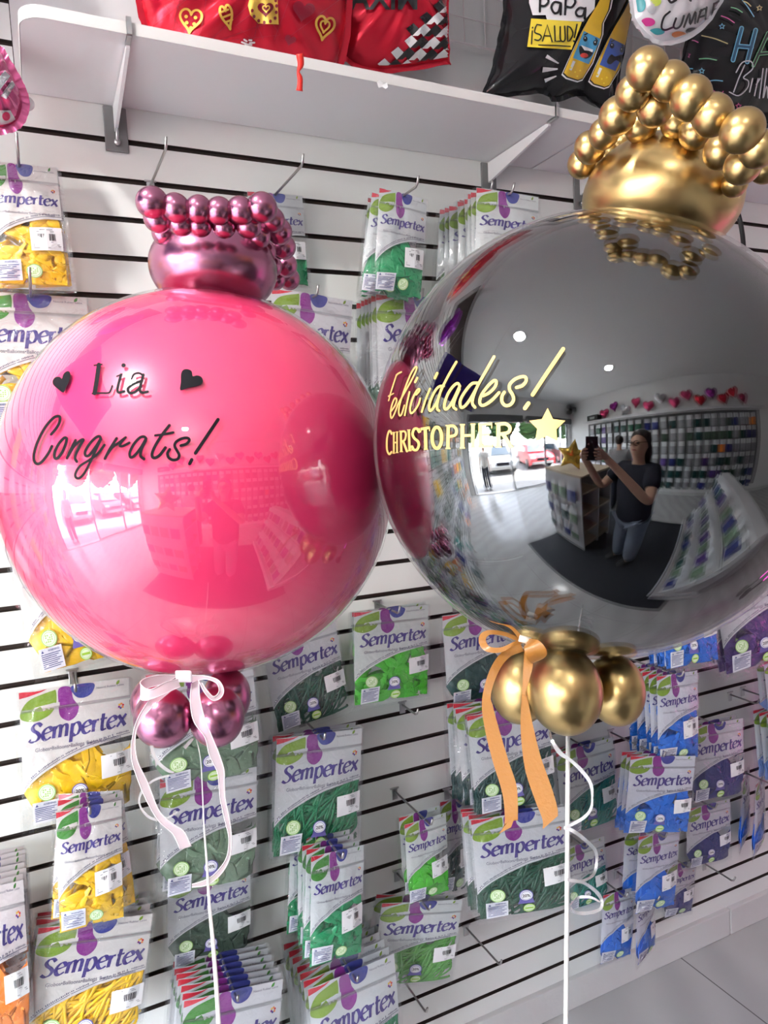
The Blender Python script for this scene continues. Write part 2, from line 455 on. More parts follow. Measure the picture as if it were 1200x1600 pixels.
# ------------------------------------------------------------------ peg hooks
HOOKN = 0
def hook(X, Z, tip_off, label, up=.016):
    t = thing('peg_hook', (X, YB, Z), label, 'hook')
    y1 = -tip_off
    m = MB(); m.tube([(0, -.002, 0), (0, y1 * .5, -.001), (0, y1 + .008, -.002), (0, y1, .002), (0, y1 - .006, up)], .0026, 8); m.build('wire', WIRE, t, True)
    m = MB(); m.box(-.008, .008, -.003, -.0002, -.022, .010); m.box(-.012, .012, -.005, -.0002, .006, .010)
    bevel(m.build('back_plate', STEEL, t), .0015)
    return t
def hook_px(base, tip_off, label):
    p = at_off(base[0], base[1], 0); return hook(p.x, p.z, tip_off, label)

# ------------------------------------------------------------------ balloon pouches
FILM = mix_clear('pouch_film', edge=.5, ior=1.45, gain=3.0, rough=.10, bump=(30, .8), tint=(.97, .975, .98))
ZIPM = mix_clear('zip_strip', edge=.6, ior=1.9, gain=2.2, rough=.25, tint=(.86, .87, .88))
PURPLE = mat('print_indigo', (.055, .035, .22), .35)
GREYTXT = mat('print_grey', (.10, .09, .16), .4)
LBLW = mat('label_white', (.82, .83, .84), .45)
LBLK = mat('label_black', (.02, .02, .025), .5)
WARN = mat('warning_paper', (.72, .74, .80), .45)
WARNT = mat('warning_blue', (.06, .07, .22), .5)
M_RED = mat('print_red', (.62, .025, .05), .25, coat=.3)
M_GRN = mat('print_green', (.22, .36, .035), .25, coat=.3)
M_GRN2 = mat('print_leaf_green', (.06, .25, .04), .25, coat=.3)
M_PUR = mat('print_purple', (.25, .03, .26), .25, coat=.3)
M_BLU = mat('print_blue', (.05, .06, .30), .25, coat=.3)
SEALG = mat('seal_green', (.30, .52, .16), .4)
SEALW = mat('seal_pale', (.72, .84, .62), .4)
SEALP = mat('seal_violet', (.14, .12, .38), .4)
M_ORG = mat('print_orange', (.80, .25, .03), .3)
M_YEL = mat('print_yellow', (.85, .55, .05), .3)

def panel_mat(key, tint):
    """white printed film whose back tints it a little with what is inside"""
    base = Vector((.69, .70, .73)); t = Vector(tint)
    c = base.lerp(Vector([base[i] * (t[i] * .6 + .4) for i in range(3)]), .22)
    m = mat('printed_white_' + key, tuple(c), .28, coat=.4, bump=(16, .5))
    return m
COLS = {
 'yellow': srgb(246, 196, 16), 'orange': srgb(250, 140, 50), 'sage': srgb(108, 134, 108), 'dark_sage': srgb(72, 92, 78),
 'forest': srgb(14, 76, 54), 'emerald': srgb(16, 150, 92), 'lime': srgb(72, 192, 40), 'leaf': srgb(84, 160, 62),
 'teal': srgb(28, 128, 116), 'blue': srgb(28, 112, 220), 'indigo': srgb(44, 52, 120), 'purple': srgb(74, 50, 118),
 'petrol': srgb(22, 66, 64), 'grey': srgb(150, 152, 156), 'sky': srgb(120, 150, 215), 'pine': srgb(22, 120, 76)}
LATEX = {k: mat('latex_' + k, c, .36, spec=.5, coat=.15) for k, c in COLS.items()}
PANEL = {k: panel_mat(k, c) for k, c in COLS.items()}

DIM = {'L': (.196, .252, .0115), 'S': (.120, .236, .0125)}
def yfront(size, u, v, amp=1.0):
    w_, h_, T = DIM[size]
    g = max(0.0, 1 - abs(2 * u - 1) ** 2.6)
    if v < .06: k = .25 * v / .06
    elif v < .2: k = .25 + .75 * (v - .06) / .14
    elif v < .5: k = 1.0 - .25 * (v - .2) / .3
    elif v < .86: k = .75 - .62 * (v - .5) / .36
    else: k = .13 * (1 - v) / .14
    base = T * g * k
    q = Vector((u * 3.2, v * 2.6, 3.1 if size == 'L' else 9.7))
    wr = noise.noise(q) * .0026 + noise.noise(q * 2.7) * .0016 + abs(noise.noise(Vector((u * 7 + v * 2, v * 1.5, 5)))) * .0026
    return -(base + .0012 + amp * max(0.0, wr + .0012) * min(1, 9 * u, 9 * (1 - u)) * min(1, 8 * v) * (1 if v < .86 else .35))
def bp(size, u, v, eps=0.):
    w_, h_, T = DIM[size]
    return ((u - .5) * w_, yfront(size, u, v) - eps, -(1 - v) * h_)
def curve_v(size, u):      # lower edge of the white print: an arc rising to the right
    if size == 'L': return .225 + .335 * (1 - (1 - min(1, max(0, u)) ** 1.0) ** 2) ** .62
    return .25 + .315 * (1 - (1 - min(1, max(0, u))) ** 2) ** .62

def map2(mb, size, vf, eps, mi=0):
    vs, fs = vf
    mb.add([bp(size, min(.995, max(.005, p[0])), min(.998, max(.004, p[1])), eps) for p in vs], fs, mi)
def grid_between(size, u0, u1, lo, hi, nu, nv):
    vs = []; fs = []
    for i in range(nu + 1):
        u = u0 + (u1 - u0) * i / nu
        a, b = lo(u), hi(u)
        for j in range(nv + 1): vs.append((u, a + (b - a) * j / nv))
    for i in range(nu):
        for j in range(nv):
            a = i * (nv + 1) + j; fs.append((a, a + nv + 1, a + nv + 2, a + 1))
    return vs, fs

def flat_balloon(mb, c, ang, ln, wd, th, tilt, seed):
    """a limp uninflated balloon: flattened teardrop with its neck, creased"""
    rot = Matrix.Rotation(ang, 3, 'Y') @ Matrix.Rotation(tilt, 3, 'X') @ Matrix.Rotation((seed % 7 - 3) * .18, 3, 'Z')
    prof = [(.0, -.5), (.38, -.47), (.48, -.3), (.46, -.1), (.34, .12), (.17, .28), (.13, .42), (.15, .49), (.0, .5)]
    vs = []; fs = []; n = 10
    for i, (r_, z) in enumerate(prof):
        for j in range(n):
            a = 2 * PI * j / n
            x = r_ * wd * math.cos(a); y = r_ * th * math.sin(a) * (1 + .35 * math.sin(z * 11 + seed))
            y += .25 * th * math.sin(x / wd * 7 + seed)
            p = rot @ Vector((x, y, z * ln)); vs.append((c[0] + p.x, c[1] + p.y, c[2] + p.z))
    for i in range(len(prof) - 1):
        for j in range(n): fs.append((i * n + j, i * n + (j + 1) % n, (i + 1) * n + (j + 1) % n, (i + 1) * n + j))
    mb.add(vs, fs)

def contents(size, style):
    w_, h_, T = DIM[size]; rnd = random.Random(len(style) * 31 + len(size + 'q'))
    m = MB()
    def clampy(p):
        u = min(.97, max(.03, p[0] / w_ + .5)); v = min(.9, max(.01, 1 + p[2] / h_))
        yf = -yfront(size, u, v) * .80
        return max(-yf, min(yf, p[1]))
    if style == 'crumple':
        n = 62 if size == 'L' else 46
        for i in range(n):
            ln = rnd.uniform(.05, .075) if size == 'L' else rnd.uniform(.045, .065)
            x = rnd.uniform(-.46, .46) * w_; z = -h_ + rnd.uniform(.045, .60) * h_
            flat_balloon(m, (x, -rnd.uniform(.15, .75) * T, z), rnd.uniform(0, 2 * PI), ln, ln * rnd.uniform(.45, .65), .009, rnd.uniform(-.6, .6), i)
    elif style == 'tubes':
        n = 84 if size == 'L' else 48
        for i in range(n):
            x = rnd.uniform(-.46, .46) * w_; z = -h_ + rnd.uniform(.04, .56) * h_; a = rnd.gauss(.9, .55); L = rnd.uniform(.05, .10) * (w_ / .196)
            y = -rnd.uniform(.1, .85) * T; pts = []
            for q in (-1, -.5, 0, .5, 1):
                pts.append((max(-.45 * w_, min(.45 * w_, x + math.cos(a) * L * q + .008 * math.sin(q * 2 + i))), y + .002 * math.sin(q * 3 + i),
                            max(-h_ * .97, min(-h_ * .40, z + math.sin(a) * L * q))))
            m.tube(catmull(pts, 3), .0032, 6)
    else:          # folded: a few big limp balloons laid over each other
        n = 9 if size == 'L' else 5
        for i in range(n):
            ln = .15 if size == 'L' else .115
            x = rnd.uniform(-.28, .28) * w_; z = -h_ + rnd.uniform(.26, .34) * h_
            flat_balloon(m, (x, -(.2 + .5 * i / n) * T, z), rnd.uniform(-.5, .5) + (1.3 if i % 3 == 2 and size == 'L' else 0), ln, ln * (.62 if size == 'L' else .72), .008, rnd.uniform(-.06, .06), i)
        for i in range(16):
            ln = .07; flat_balloon(m, (rnd.uniform(-.42, .42) * w_, -.62 * T, -h_ + rnd.uniform(.05, .32) * h_), rnd.uniform(0, 6), ln, ln * .6, .006, rnd.uniform(-.3, .3), i)
    m.v = [(max(-.475 * w_, min(.475 * w_, p[0])), clampy(p), max(-h_ * .975, min(-h_ * .10, p[2]))) for p in m.v]
    return m

def build_pouch_meshes(size):
    w_, h_, T = DIM[size]; out = {}
    # clear film: front, back and welded side seams
    m = MB(); nu, nv = 16, 22
    fr = [(i / nu, j / nv) for i in range(nu + 1) for j in range(nv + 1)]
    m.add([((u - .5) * w_, yfront(size, u, v) - .0016, -(1 - v) * h_) for u, v in fr],
          [(i * (nv + 1) + j, (i + 1) * (nv + 1) + j, (i + 1) * (nv + 1) + j + 1, i * (nv + 1) + j + 1) for i in range(nu) for j in range(nv)])
    o = len(m.v)
    m.add([((u - .5) * w_, -yfront(size, u, v) * .55, -(1 - v) * h_) for u, v in fr],
          [(i * (nv + 1) + j, i * (nv + 1) + j + 1, (i + 1) * (nv + 1) + j + 1, (i + 1) * (nv + 1) + j) for i in range(nu) for j in range(nv)])
    f = .0045
    for sx in (-1, 1):
        x = sx * w_ / 2
        m.add([(x, 0, 0), (x + sx * f, .0004, -.004), (x + sx * f * 1.2, .0008, -h_ * .5), (x + sx * f, -.001, -h_ - .004), (x, 0, -h_), (x, 0, -h_ * .5)], [(0, 1, 2, 5), (5, 2, 3, 4)])
    m.add([(-w_ / 2, 0, -h_), (w_ / 2, 0, -h_), (w_ / 2 + .003, -.002, -h_ - .008), (0, .002, -h_ - .010), (-w_ / 2 - .003, -.002, -h_ - .008)], [(0, 1, 2, 3, 4)])
    out['clear_film'] = (m.mesh('clear_film', FILM, True), None)
    # printed white area
    m = MB()
    map2(m, size, grid_between(size, .02, .985, lambda u: curve_v(size, u), lambda u: .994, 22, 16), .0002)
    out['printed_panel'] = (m.mesh('printed_panel', PANEL['yellow'], True), 'panel')
    # purple pinstripe that follows the arc and the small print along it
    m = MB()
    pts = [(u, curve_v(size, u) + .022) for u in [.03 + .95 * i / 24 for i in range(25)]]
    map2(m, size, stroke2d(pts, .0045, n=1, smooth=False, caps=False), .0005)
    rn = random.Random(4)
    for i in range(70):
        u = .05 + .92 * i / 70
        if rn.random() < .15: continue
        map2(m, size, stroke2d([(u, curve_v(size, u) + .038), (u + .008, curve_v(size, u + .008) + .038)], .009 if rn.random() < .6 else .014, n=1, smooth=False, caps=False), .0005)
    out['pinstripe'] = (m.mesh('pinstripe', GREYTXT), None)
    # header artwork: red corner, green leaf, purple drop, blue drop
    m = MB(); hz = .855
    map2(m, size, fan2d([(.022, .990), (.022, .945), (.10, .955), (.20, .975), (.26, .992)], 2), .0004, 0)
    lf = catmull([(.03, .80), (.04, .87), (.12, .935), (.30, .975), (.335, .97), (.33, .88), (.27, .81), (.14, .775)], 5, True)
    map2(m, size, fan2d(lf, 4), .0005, 1)
    pd = catmull([(.36, .985), (.352, .88), (.36, .79), (.43, .745), (.50, .775), (.525, .84), (.48, .90), (.46, .985)], 5, True)
    map2(m, size, fan2d(pd, 4), .0005, 2)
    bd = catmull([(.47, .99), (.50, .915), (.57, .895), (.645, .92), (.665, .99)], 5, True)
    map2(m, size, fan2d(bd, 4), .0006, 3)
    for c, (cx, cy) in ((1, (.84, .966)),):
        map2(m, size, fan2d(catmull([(cx + .03, cy - .008), (cx + .035, cy + .012), (cx + .06, cy + .022), (cx + .055, cy - .002)], 4, True), 1), .0006, c)
    out['header_artwork'] = (m.mesh('header_artwork', [M_RED, M_GRN, M_PUR, M_BLU], True), 'art')
    # flower over the wordmark
    m = MB(); cols = (M_RED, M_ORG, M_YEL, M_PUR, M_BLU, M_ORG)
    for i in range(6):
        a = i * PI / 3 + .3; rx = .017; ry = rx * w_ / h_
        cx = .905 + .020 * math.cos(a); cy = .795 + .020 * math.sin(a) * w_ / h_
        map2(m, size, disc2d(cx, cy, rx * .62, ry * .62, 8), .0006, i)
    out['flower_mark'] = (m.mesh('flower_mark', list(cols)), None)
    # wordmark and tagline
    m = MB(); vs, fs = WORD
    if size == 'L': x0, y0, ww, sl = .085, .635, .86, .010
    else: x0, y0, ww, sl = .07, .665, .88, .008
    map2(m, size, ([Vector((x0 + p.x * ww, y0 + p.y * ww * w_ / h_ * 1.02 + sl * p.x)) for p in vs], fs), .0007)
    out['brand_lettering'] = (m.mesh('brand_lettering', PURPLE), None)
    m = MB(); vs, fs = fit_text('Globos\u2022Balloons\u2022Ballons\u2022Bal\u00f5es\u2022Luftballons', 0, 0, 1.0)
    map2(m, size, ([Vector((x0 + .05 + p.x * ww * .88, y0 - .078 + p.y * ww * .88 * w_ / h_ * 1.15)) for p in vs], fs), .0007)
    vs, fs = fit_text('Natural Rubber Latex', 0, 0, 1.0)
    map2(m, size, ([Vector((.69 + p.x * .25, .945 + p.y * .25 * w_ / h_)) for p in vs], fs), .0007)
    out['tagline_lettering'] = (m.mesh('tagline_lettering', GREYTXT), None)
    # zip strip
    m = MB(); map2(m, size, grid_between(size, .0, 1.0, lambda u: hz - .012, lambda u: hz + .012, 10, 1), .0022); 
    map2(m, size, grid_between(size, .0, 1.0, lambda u: hz + .002, lambda u: hz + .006, 10, 1), .0030)
    out['zip_seal'] = (m.mesh('zip_seal', ZIPM, True), None)
    # stickers
    def sticker(x0, y0, x1, y1, sk=0.0):
        return lambda a, b: (x0 + (x1 - x0) * a, y0 + (y1 - y0) * b + sk * a)
    m = MB()
    q = sticker(.70, .285, .985, .455, .012) if size == 'L' else sticker(.55, .285, .965, .475, .02)
    map2(m, size, ([q(a, b) for a, b in ((0, 0), (.5, 0), (1, 0), (1, 1), (.5, 1), (0, 1))], [(0, 1, 4, 5), (1, 2, 3, 4)]), .0020, 0)
    rn = random.Random(11); a = .24
    while a < .80:
        bw = rn.choice((.012, .02, .03)); p = [q(a, .42), q(a + bw, .42), q(a + bw, .72), q(a, .72)]
        map2(m, size, (p, [(0, 1, 2, 3)]), .0024, 1); a += bw + rn.choice((.012, .02, .028))
    for b, a0, a1 in ((.80, .2, .75), (.88, .3, .7), (.34, .3, .7), (.24, .08, .9), (.17, .08, .94), (.10, .08, .6)):
        p = [q(a0, b), q(a1, b), q(a1, b + .03), q(a0, b + .03)]; map2(m, size, (p, [(0, 1, 2, 3)]), .0024, 2)
    out['barcode_label'] = (m.mesh('barcode_label', [LBLW, LBLK, mat('label_grey', (.30, .30, .32), .5)]), None)
    m = MB(); q = sticker(.09, .028, .315, .195, .012) if size == 'L' else sticker(.05, .04, .40, .20, .012)
    map2(m, size, ([q(a, b) for a, b in ((0, 0), (1, 0), (1, 1), (0, 1))], [(0, 1, 2, 3)]), .0022, 0)
    vs, fs = fit_text('WARNING:', 0, 0, 1.0, .2, bold=.02)
    map2(m, size, ([q(.40 + p.x * .5, .84 + p.y * .45) for p in vs], fs), .0026, 1)
    p = [q(.10, .82), q(.22, .82), q(.16, .94)]; map2(m, size, (p, [(0, 1, 2)]), .0026, 1)
    for i in range(8):
        b = .72 - i * .085; a1 = .92 - .1 * ((i * 7) % 3); p = [q(.08, b), q(a1, b), q(a1, b + .035), q(.08, b + .035)]; map2(m, size, (p, [(0, 1, 2, 3)]), .0026, 1)
    out['warning_label'] = (m.mesh('warning_label', [WARN, WARNT]), None)
    def seal(m, cx, cy, r_, a, b):
        k = w_ / h_
        map2(m, size, disc2d(cx, cy, r_, r_ * k), .0020, a); map2(m, size, disc2d(cx, cy, r_ * .86, r_ * .86 * k), .0022, b)
        map2(m, size, disc2d(cx, cy, r_ * .74, r_ * .74 * k), .0024, a); map2(m, size, disc2d(cx, cy, r_ * .68, r_ * .68 * k), .0026, b)
    m = MB(); cx, cy, r_ = (.215, .262, .078) if size == 'L' else (.56, .125, .105); k = w_ / h_
    seal(m, cx, cy, r_, 0, 1)
    for i in range(4):
        for j in range(4):
            if (i * 3 + j * 5) % 4 != 1:
                map2(m, size, rect2d(cx + (i - 1.9) * r_ * .24, cy + (j - 1.9) * r_ * .24 * k, cx + (i - 1.2) * r_ * .24, cy + (j - 1.2) * r_ * .24 * k), .0029, 0)
    out['green_seal'] = (m.mesh('green_seal', [SEALG, SEALW]), None)
    if size == 'L':
        m = MB(); cx, cy, r_ = .50, .235, .072
        map2(m, size, fan2d([(cx - .06, cy - .02), (cx - .085, cy - .085), (cx + .085, cy - .085), (cx + .06, cy - .02)]), .0018, 0)
        seal(m, cx, cy, r_, 0, 1)
        vs, fs = fit_text('20%', 0, 0, 1.0, bold=.02)
        map2(m, size, ([Vector((cx - .04 + p.x * .08, cy - .012 + p.y * .08 * k)) for p in vs], fs), .0030, 2)
        out['discount_seal'] = (m.mesh('discount_seal', [SEALP, LBLW, LBLK]), None)
        m = MB(); seal(m, .53, .09, .062, 0, 1)
        map2(m, size, rect2d(.49, .082, .57, .10), .0029, 0)
        out['leaf_seal'] = (m.mesh('leaf_seal', [mat('seal_lime', (.33, .62, .05), .4), SEALW]), None)
    return out
PM = {s_: build_pouch_meshes(s_) for s_ in ('L', 'S')}
CM = {(s_, st): contents(s_, st).mesh('balloons', LATEX['yellow'], True) for s_ in ('L', 'S') for st in ('crumple', 'tubes', 'folded')}
def pouch_proto(size, style, color, green2=False):
    root = bpy.data.objects.new('balloon_pouch', None); COL.objects.link(root); root.empty_display_size = .03
    for nm, (me, kind) in PM[size].items():
        o = link(nm, me, root)
        if kind == 'panel':
            o.material_slots[0].link = 'OBJECT'; o.material_slots[0].material = PANEL[color]
        if kind == 'art' and green2:
            o.material_slots[1].link = 'OBJECT'; o.material_slots[1].material = M_GRN2
    o = link('balloons', CM[(size, style)], root); o['kind'] = 'stuff'
    o['label'] = color.replace('_', ' ') + ' limp balloons inside'
    o.material_slots[0].link = 'OBJECT'; o.material_slots[0].material = LATEX[color]
    return root
PROTO = {}
def pouch(size, style, color, green2, mw):
    key = (size, style, color, green2)
    if key not in PROTO:
        r = PROTO[key] = pouch_proto(size, style, color, green2)
    else:
        src = PROTO[key]; r = src.copy(); COL.objects.link(r)
        for ch in src.children:
            c = ch.copy(); c.parent = r; COL.objects.link(c)
    r.matrix_world = mw
    return r
ORD = ['front', 'second', 'third', 'fourth', 'fifth', 'sixth', 'seventh', 'eighth', 'ninth', 'tenth']
def stack(noun, where, corners, off, size, style, color, n=1, sp=.016, yaw=0., fixw=False, green2=False, hk=True, tip=None, jit=1.0, plain=None, hook_v=.045):
    TL = at_off(*corners[0], off); ya = math.radians(yaw)
    nn = Vector((math.sin(ya), math.cos(ya), 0))
    def onp(p):
        d = ray(*p); return CAM + d * ((TL - CAM).dot(nn) / d.dot(nn))
    TR = onp(corners[1]); BL = onp(corners[2])
    if fixw:
        BL = at_off(*corners[2], off); TR = TL + Vector((math.cos(ya), -math.sin(ya), 0)) * DIM[size][0]
    xv = TR - TL; xh = xv.normalized(); zv = TL - BL; zv = zv - xh * zv.dot(xh); hh = zv.length; zh = zv.normalized(); yh = zh.cross(xh)
    w0, h0, T = DIM[size]; sx = xv.length / w0; sz = hh / h0
    top = TL + xv / 2
    rnd = random.Random(int(abs(corners[0][0] * 7 + corners[0][1])))
    for k in range(n):
        rot = Matrix((xh, yh, zh)).transposed().to_4x4()
        p = top + Vector((0, sp * k, 0))
        if k:
            j = jit
            rot = rot @ Matrix.Rotation(rnd.gauss(0, .025) * j, 4, 'Y') @ Matrix.Rotation(rnd.gauss(0, .05) * j, 4, 'Z')
            p += xh * rnd.gauss(0, .0025) * j
        mw = Matrix.Translation(p) @ rot @ Matrix.Diagonal((sx, (sx + sz) / 2, sz, 1))
        r = pouch(size, style, color, green2, mw)
        if n == 1: lab = '%s, %s' % (noun, where)
        elif k == 0: lab = 'front %s, %s' % (noun, where)
        else: lab = '%s %s from the front, %s' % (ORD[k], noun, where)
        tag(r, lab, 'balloon pack', 'packs hanging ' + where if n > 1 else None)
    hp = top - zh * hook_v * hh * .8
    if hk:
        t_ = tip if tip else off + .03
        hook(hp.x, hp.z + .004, t_, 'peg hook of the %s, %s' % (noun, where))

# left column: yellow
stack('slim yellow balloon pack', 'topmost at the left edge', ((-35, 250), (90, 262), (-22, 447)), .10, 'S', 'crumple', 'yellow', 3, .014, tip=.20, green2=True)
stack('wide yellow balloon pack', 'half hidden behind the pink bubble, upper left', ((-48, 452), (138, 465), (-30, 672)), .05, 'L', 'crumple', 'yellow', 1, green2=True, tip=.20)
stack('wide yellow balloon pack', 'peeking out under the pink bubble, lower left', ((4, 838), (165, 808), (27, 1068)), .07, 'L', 'folded', 'yellow', 1, green2=True)
stack('wide yellow balloon pack', 'left of the mauve collar balloons', ((25, 1081), (203, 1057), (63, 1292)), .10, 'L', 'folded', 'yellow', 1)
stack('slim yellow balloon pack', 'second from bottom at left', ((85, 1268), (191, 1248), (71, 1468)), .20, 'S', 'crumple', 'yellow', 4, .02, green2=True, jit=2.2)
stack('wide yellow balloon pack', 'at the bottom left', ((56, 1448), (241, 1425), (63, 1655)), .15, 'L', 'tubes', 'yellow', 5, .016, hk=False)
stack('wide orange balloon pack', 'in the bottom left corner', ((-100, 1405), (38, 1372), (-70, 1660)), .185, 'L', 'folded', 'orange', 7, .022, jit=.6, green2=True)
# sage column
stack('wide sage green balloon pack', 'right behind the mauve collar balloons', ((226, 1062), (396, 1030), (258, 1245)), .15, 'L', 'folded', 'sage', 3, .016)
stack('wide sage green balloon pack', 'behind the white ribbon tails', ((246, 1222), (403, 1196), (284, 1400)), .15, 'L', 'folded', 'sage', 2, .016, hk=False)
stack('wide dark sage balloon pack', 'crossed by the white string', ((259, 1372), (393, 1342), (268, 1518)), .08, 'L', 'folded', 'dark_sage', 1, hk=False)
stack('wide white-printed balloon pack', 'at the bottom below the white string', ((284, 1562), (444, 1527), (312, 1780)), .205, 'L', 'folded', 'grey', 7, .0205, jit=.5, green2=True)
# green columns
stack('slim green balloon pack', 'behind the mauve crown', ((384, 298), (473, 306), (398, 448)), .04, 'S', 'folded', 'pine', 1, tip=.22)
stack('wide grey balloon pack', 'behind the pink bubble, upper right', ((422, 448), (552, 470), (437, 650)), .12, 'L', 'folded', 'grey', 1)
stack('wide green balloon pack', 'between the two big bubbles, upper part', ((584, 458), (712, 468), (606, 660)), .13, 'L', 'folded', 'forest', 6, .02, jit=.7)
stack('slim emerald balloon pack', 'above the gap between the bubbles', ((591, 292), (668, 312), (581, 458)), .17, 'S', 'folded', 'emerald', 3, .034, jit=1.6, tip=.235)
stack('slim pale green balloon pack', 'touching the black bubble\'s top left', ((742, 292), (842, 308), (770, 470)), .19, 'S', 'folded', 'leaf', 9, .019, yaw=6, jit=1.4)
stack('wide forest green balloon pack', 'under the pink bubble\'s right side', ((404, 1000), (524, 966), (442, 1146)), .06, 'L', 'tubes', 'forest', 1)
stack('wide forest green balloon pack', 'in the middle below the bubbles', ((429, 1153), (567, 1136), (444, 1340)), .12, 'L', 'tubes', 'pine', 3, .016)
stack('slim emerald balloon pack', 'below the middle forest green packs', ((484, 1337), (569, 1318), (509, 1508)), .20, 'S', 'crumple', 'emerald', 6, .025, jit=1.4, green2=True)
stack('wide emerald balloon pack', 'at the bottom centre', ((477, 1545), (617, 1487), (506, 1760)), .205, 'L', 'tubes', 'pine', 7, .026, jit=.5)
stack('wide lime green balloon pack', 'between the bubbles below their contact', ((550, 956), (670, 944), (565, 1104)), .08, 'L', 'crumple', 'lime', 2, .018, tip=.12)
stack('wide petrol green balloon pack', 'left of the gold bow', ((688, 962), (804, 944), (716, 1108)), .10, 'L', 'folded', 'petrol', 1, yaw=6)
stack('wide petrol green balloon pack', 'behind the gold ribbon tails', ((726, 1118), (858, 1094), (760, 1274)), .19, 'L', 'tubes', 'petrol', 5, .022, yaw=14, jit=1.3)
stack('wide dark green balloon pack', 'below the gold ribbon tails', ((732, 1280), (884, 1258), (752, 1440)), .19, 'L', 'tubes', 'forest', 4, .018, yaw=20)
stack('slim dark green balloon pack', 'peeking from behind the lime packs', ((686, 1252), (740, 1240), (694, 1400)), .05, 'S', 'tubes', 'petrol', 1)
stack('slim lime green balloon pack', 'right of the emerald packs', ((630, 1288), (697, 1268), (634, 1418)), .16, 'S', 'folded', 'lime', 2, .035, tip=.19)
stack('wide leaf green balloon pack', 'lowest in the centre', ((594, 1410), (724, 1404), (616, 1540)), .12, 'L', 'tubes', 'leaf', 2, .03, yaw=8, tip=.17)
# right side
stack('wide teal balloon pack', 'right of the white stick', ((866, 1176), (958, 1150), (899, 1304)), .06, 'L', 'tubes', 'teal', 2, .02, yaw=6)
stack('wide teal balloon pack', 'inside the silver curls, lower', ((872, 1328), (944, 1306), (893, 1424)), .04, 'L', 'tubes', 'teal', 1, yaw=8)
stack('wide blue balloon pack', 'in the middle of the right side', ((983, 1180), (1088, 1180), (990, 1304)), .17, 'L', 'crumple', 'blue', 3, .02, yaw=16)
stack('slim blue balloon pack', 'right of the gold collar balloons', ((1024, 1056), (1090, 1046), (1058, 1192)), .185, 'S', 'crumple', 'blue', 5, .026, yaw=10)
stack('wide blue balloon pack', 'cut off by black bubble\'s bottom', ((1026, 894), (1112, 880), (1043, 1049)), .19, 'L', 'crumple', 'blue', 4, .02, yaw=16)
stack('wide indigo balloon pack', 'touching the black bubble\'s lower right', ((1092, 892), (1170, 872), (1122, 1040)), .10, 'L', 'folded', 'indigo', 2, .02, yaw=8)
stack('wide purple balloon pack', 'at the right edge under the black bubble', ((1108, 892), (1230, 858), (1167, 1048)), .18, 'L', 'crumple', 'purple', 2, .02, yaw=12)
stack('wide indigo balloon pack', 'right of the blue packs', ((1074, 1136), (1161, 1121), (1088, 1256)), .10, 'L', 'folded', 'indigo', 2, .02, yaw=12, tip=.14)
stack('wide indigo balloon pack', 'lower right, above the bare hook', ((1070, 1264), (1141, 1247), (1083, 1357)), .05, 'L', 'folded', 'indigo', 1, yaw=8, tip=.09)
stack('slim blue balloon pack', 'under the wide blue packs', ((996, 1306), (1062, 1294), (1004, 1428)), .14, 'S', 'folded', 'blue', 2, .045, yaw=4)
stack('small indigo balloon pack', 'lowest beside the bare hook', ((1042, 1352), (1088, 1342), (1046, 1434)), .03, 'S', 'folded', 'indigo', 1)
stack('slim blue balloon pack', 'lowest of all above the floor', ((941, 1398), (992, 1384), (947, 1506)), .10, 'S', 'folded', 'blue', 1, tip=.13)
stack('slim blue balloon pack', 'lowest, turned edge-on above the kickboard', ((992, 1406), (1022, 1392), (995, 1512)), .13, 'S', 'folded', 'blue', 1, yaw=-20, fixw=True)
stack('slim blue balloon pack', 'turned edge-on at the right edge', ((1180, 1226), (1206, 1212), (1172, 1348)), .12, 'S', 'folded', 'blue', 2, .05, yaw=-24, fixw=True)
stack('wide sky blue balloon pack', 'at right edge under purple packs', ((1190, 1034), (1298, 1004), (1204, 1128)), .16, 'L', 'folded', 'sky', 2, .02, yaw=10)
stack('wide sky blue balloon pack', 'at the right edge, lower', ((1210, 1122), (1312, 1094), (1224, 1232)), .20, 'L', 'tubes', 'sky', 5, .02, yaw=10)

hook_px((728, 1449), .16, 'bare steel peg hook right of the lowest leaf green pack')
hook_px((1100, 1349), .11, 'bare steel peg hook below the lowest indigo pack')
hook_px((1140, 1085), .10, 'bare steel peg hook between indigo and sky blue packs')
hook_px((628, 1528), .13, 'bare steel peg hook under the lowest leaf green pack')
hook_px((235, 290), .20, 'bare steel peg hook above the left end of the mauve crown')
hook_px((628, 1101), .08, 'bare steel peg hook under the wide lime green packs')

# ------------------------------------------------------------------ the two big balloon ornaments
def clear_bubble_mat(): return mix_clear('clear_bubble', ior=1.55, gain=1.9)
BUB = clear_bubble_mat()
PINK = mat('pink_latex', srgb(255, 62, 118), .30, spec=.5, coat=.25)
GUN = mat('black_chrome_latex', (.115, .118, .122), .015, metal=1.0)
MAUVE = mat('mauve_chrome_latex', (.43, .165, .265), .25, metal=1.0)
GOLD = mat('gold_chrome_latex', (.50, .35, .15), .30, metal=1.0)
PC, PR = CAM + Vector((.2057, 1.0052, -.0376)) * (.27 / .26), .27
BC, BR = CAM + Vector((.6482, .7386, -.0022)) * (.255 / .28), .255

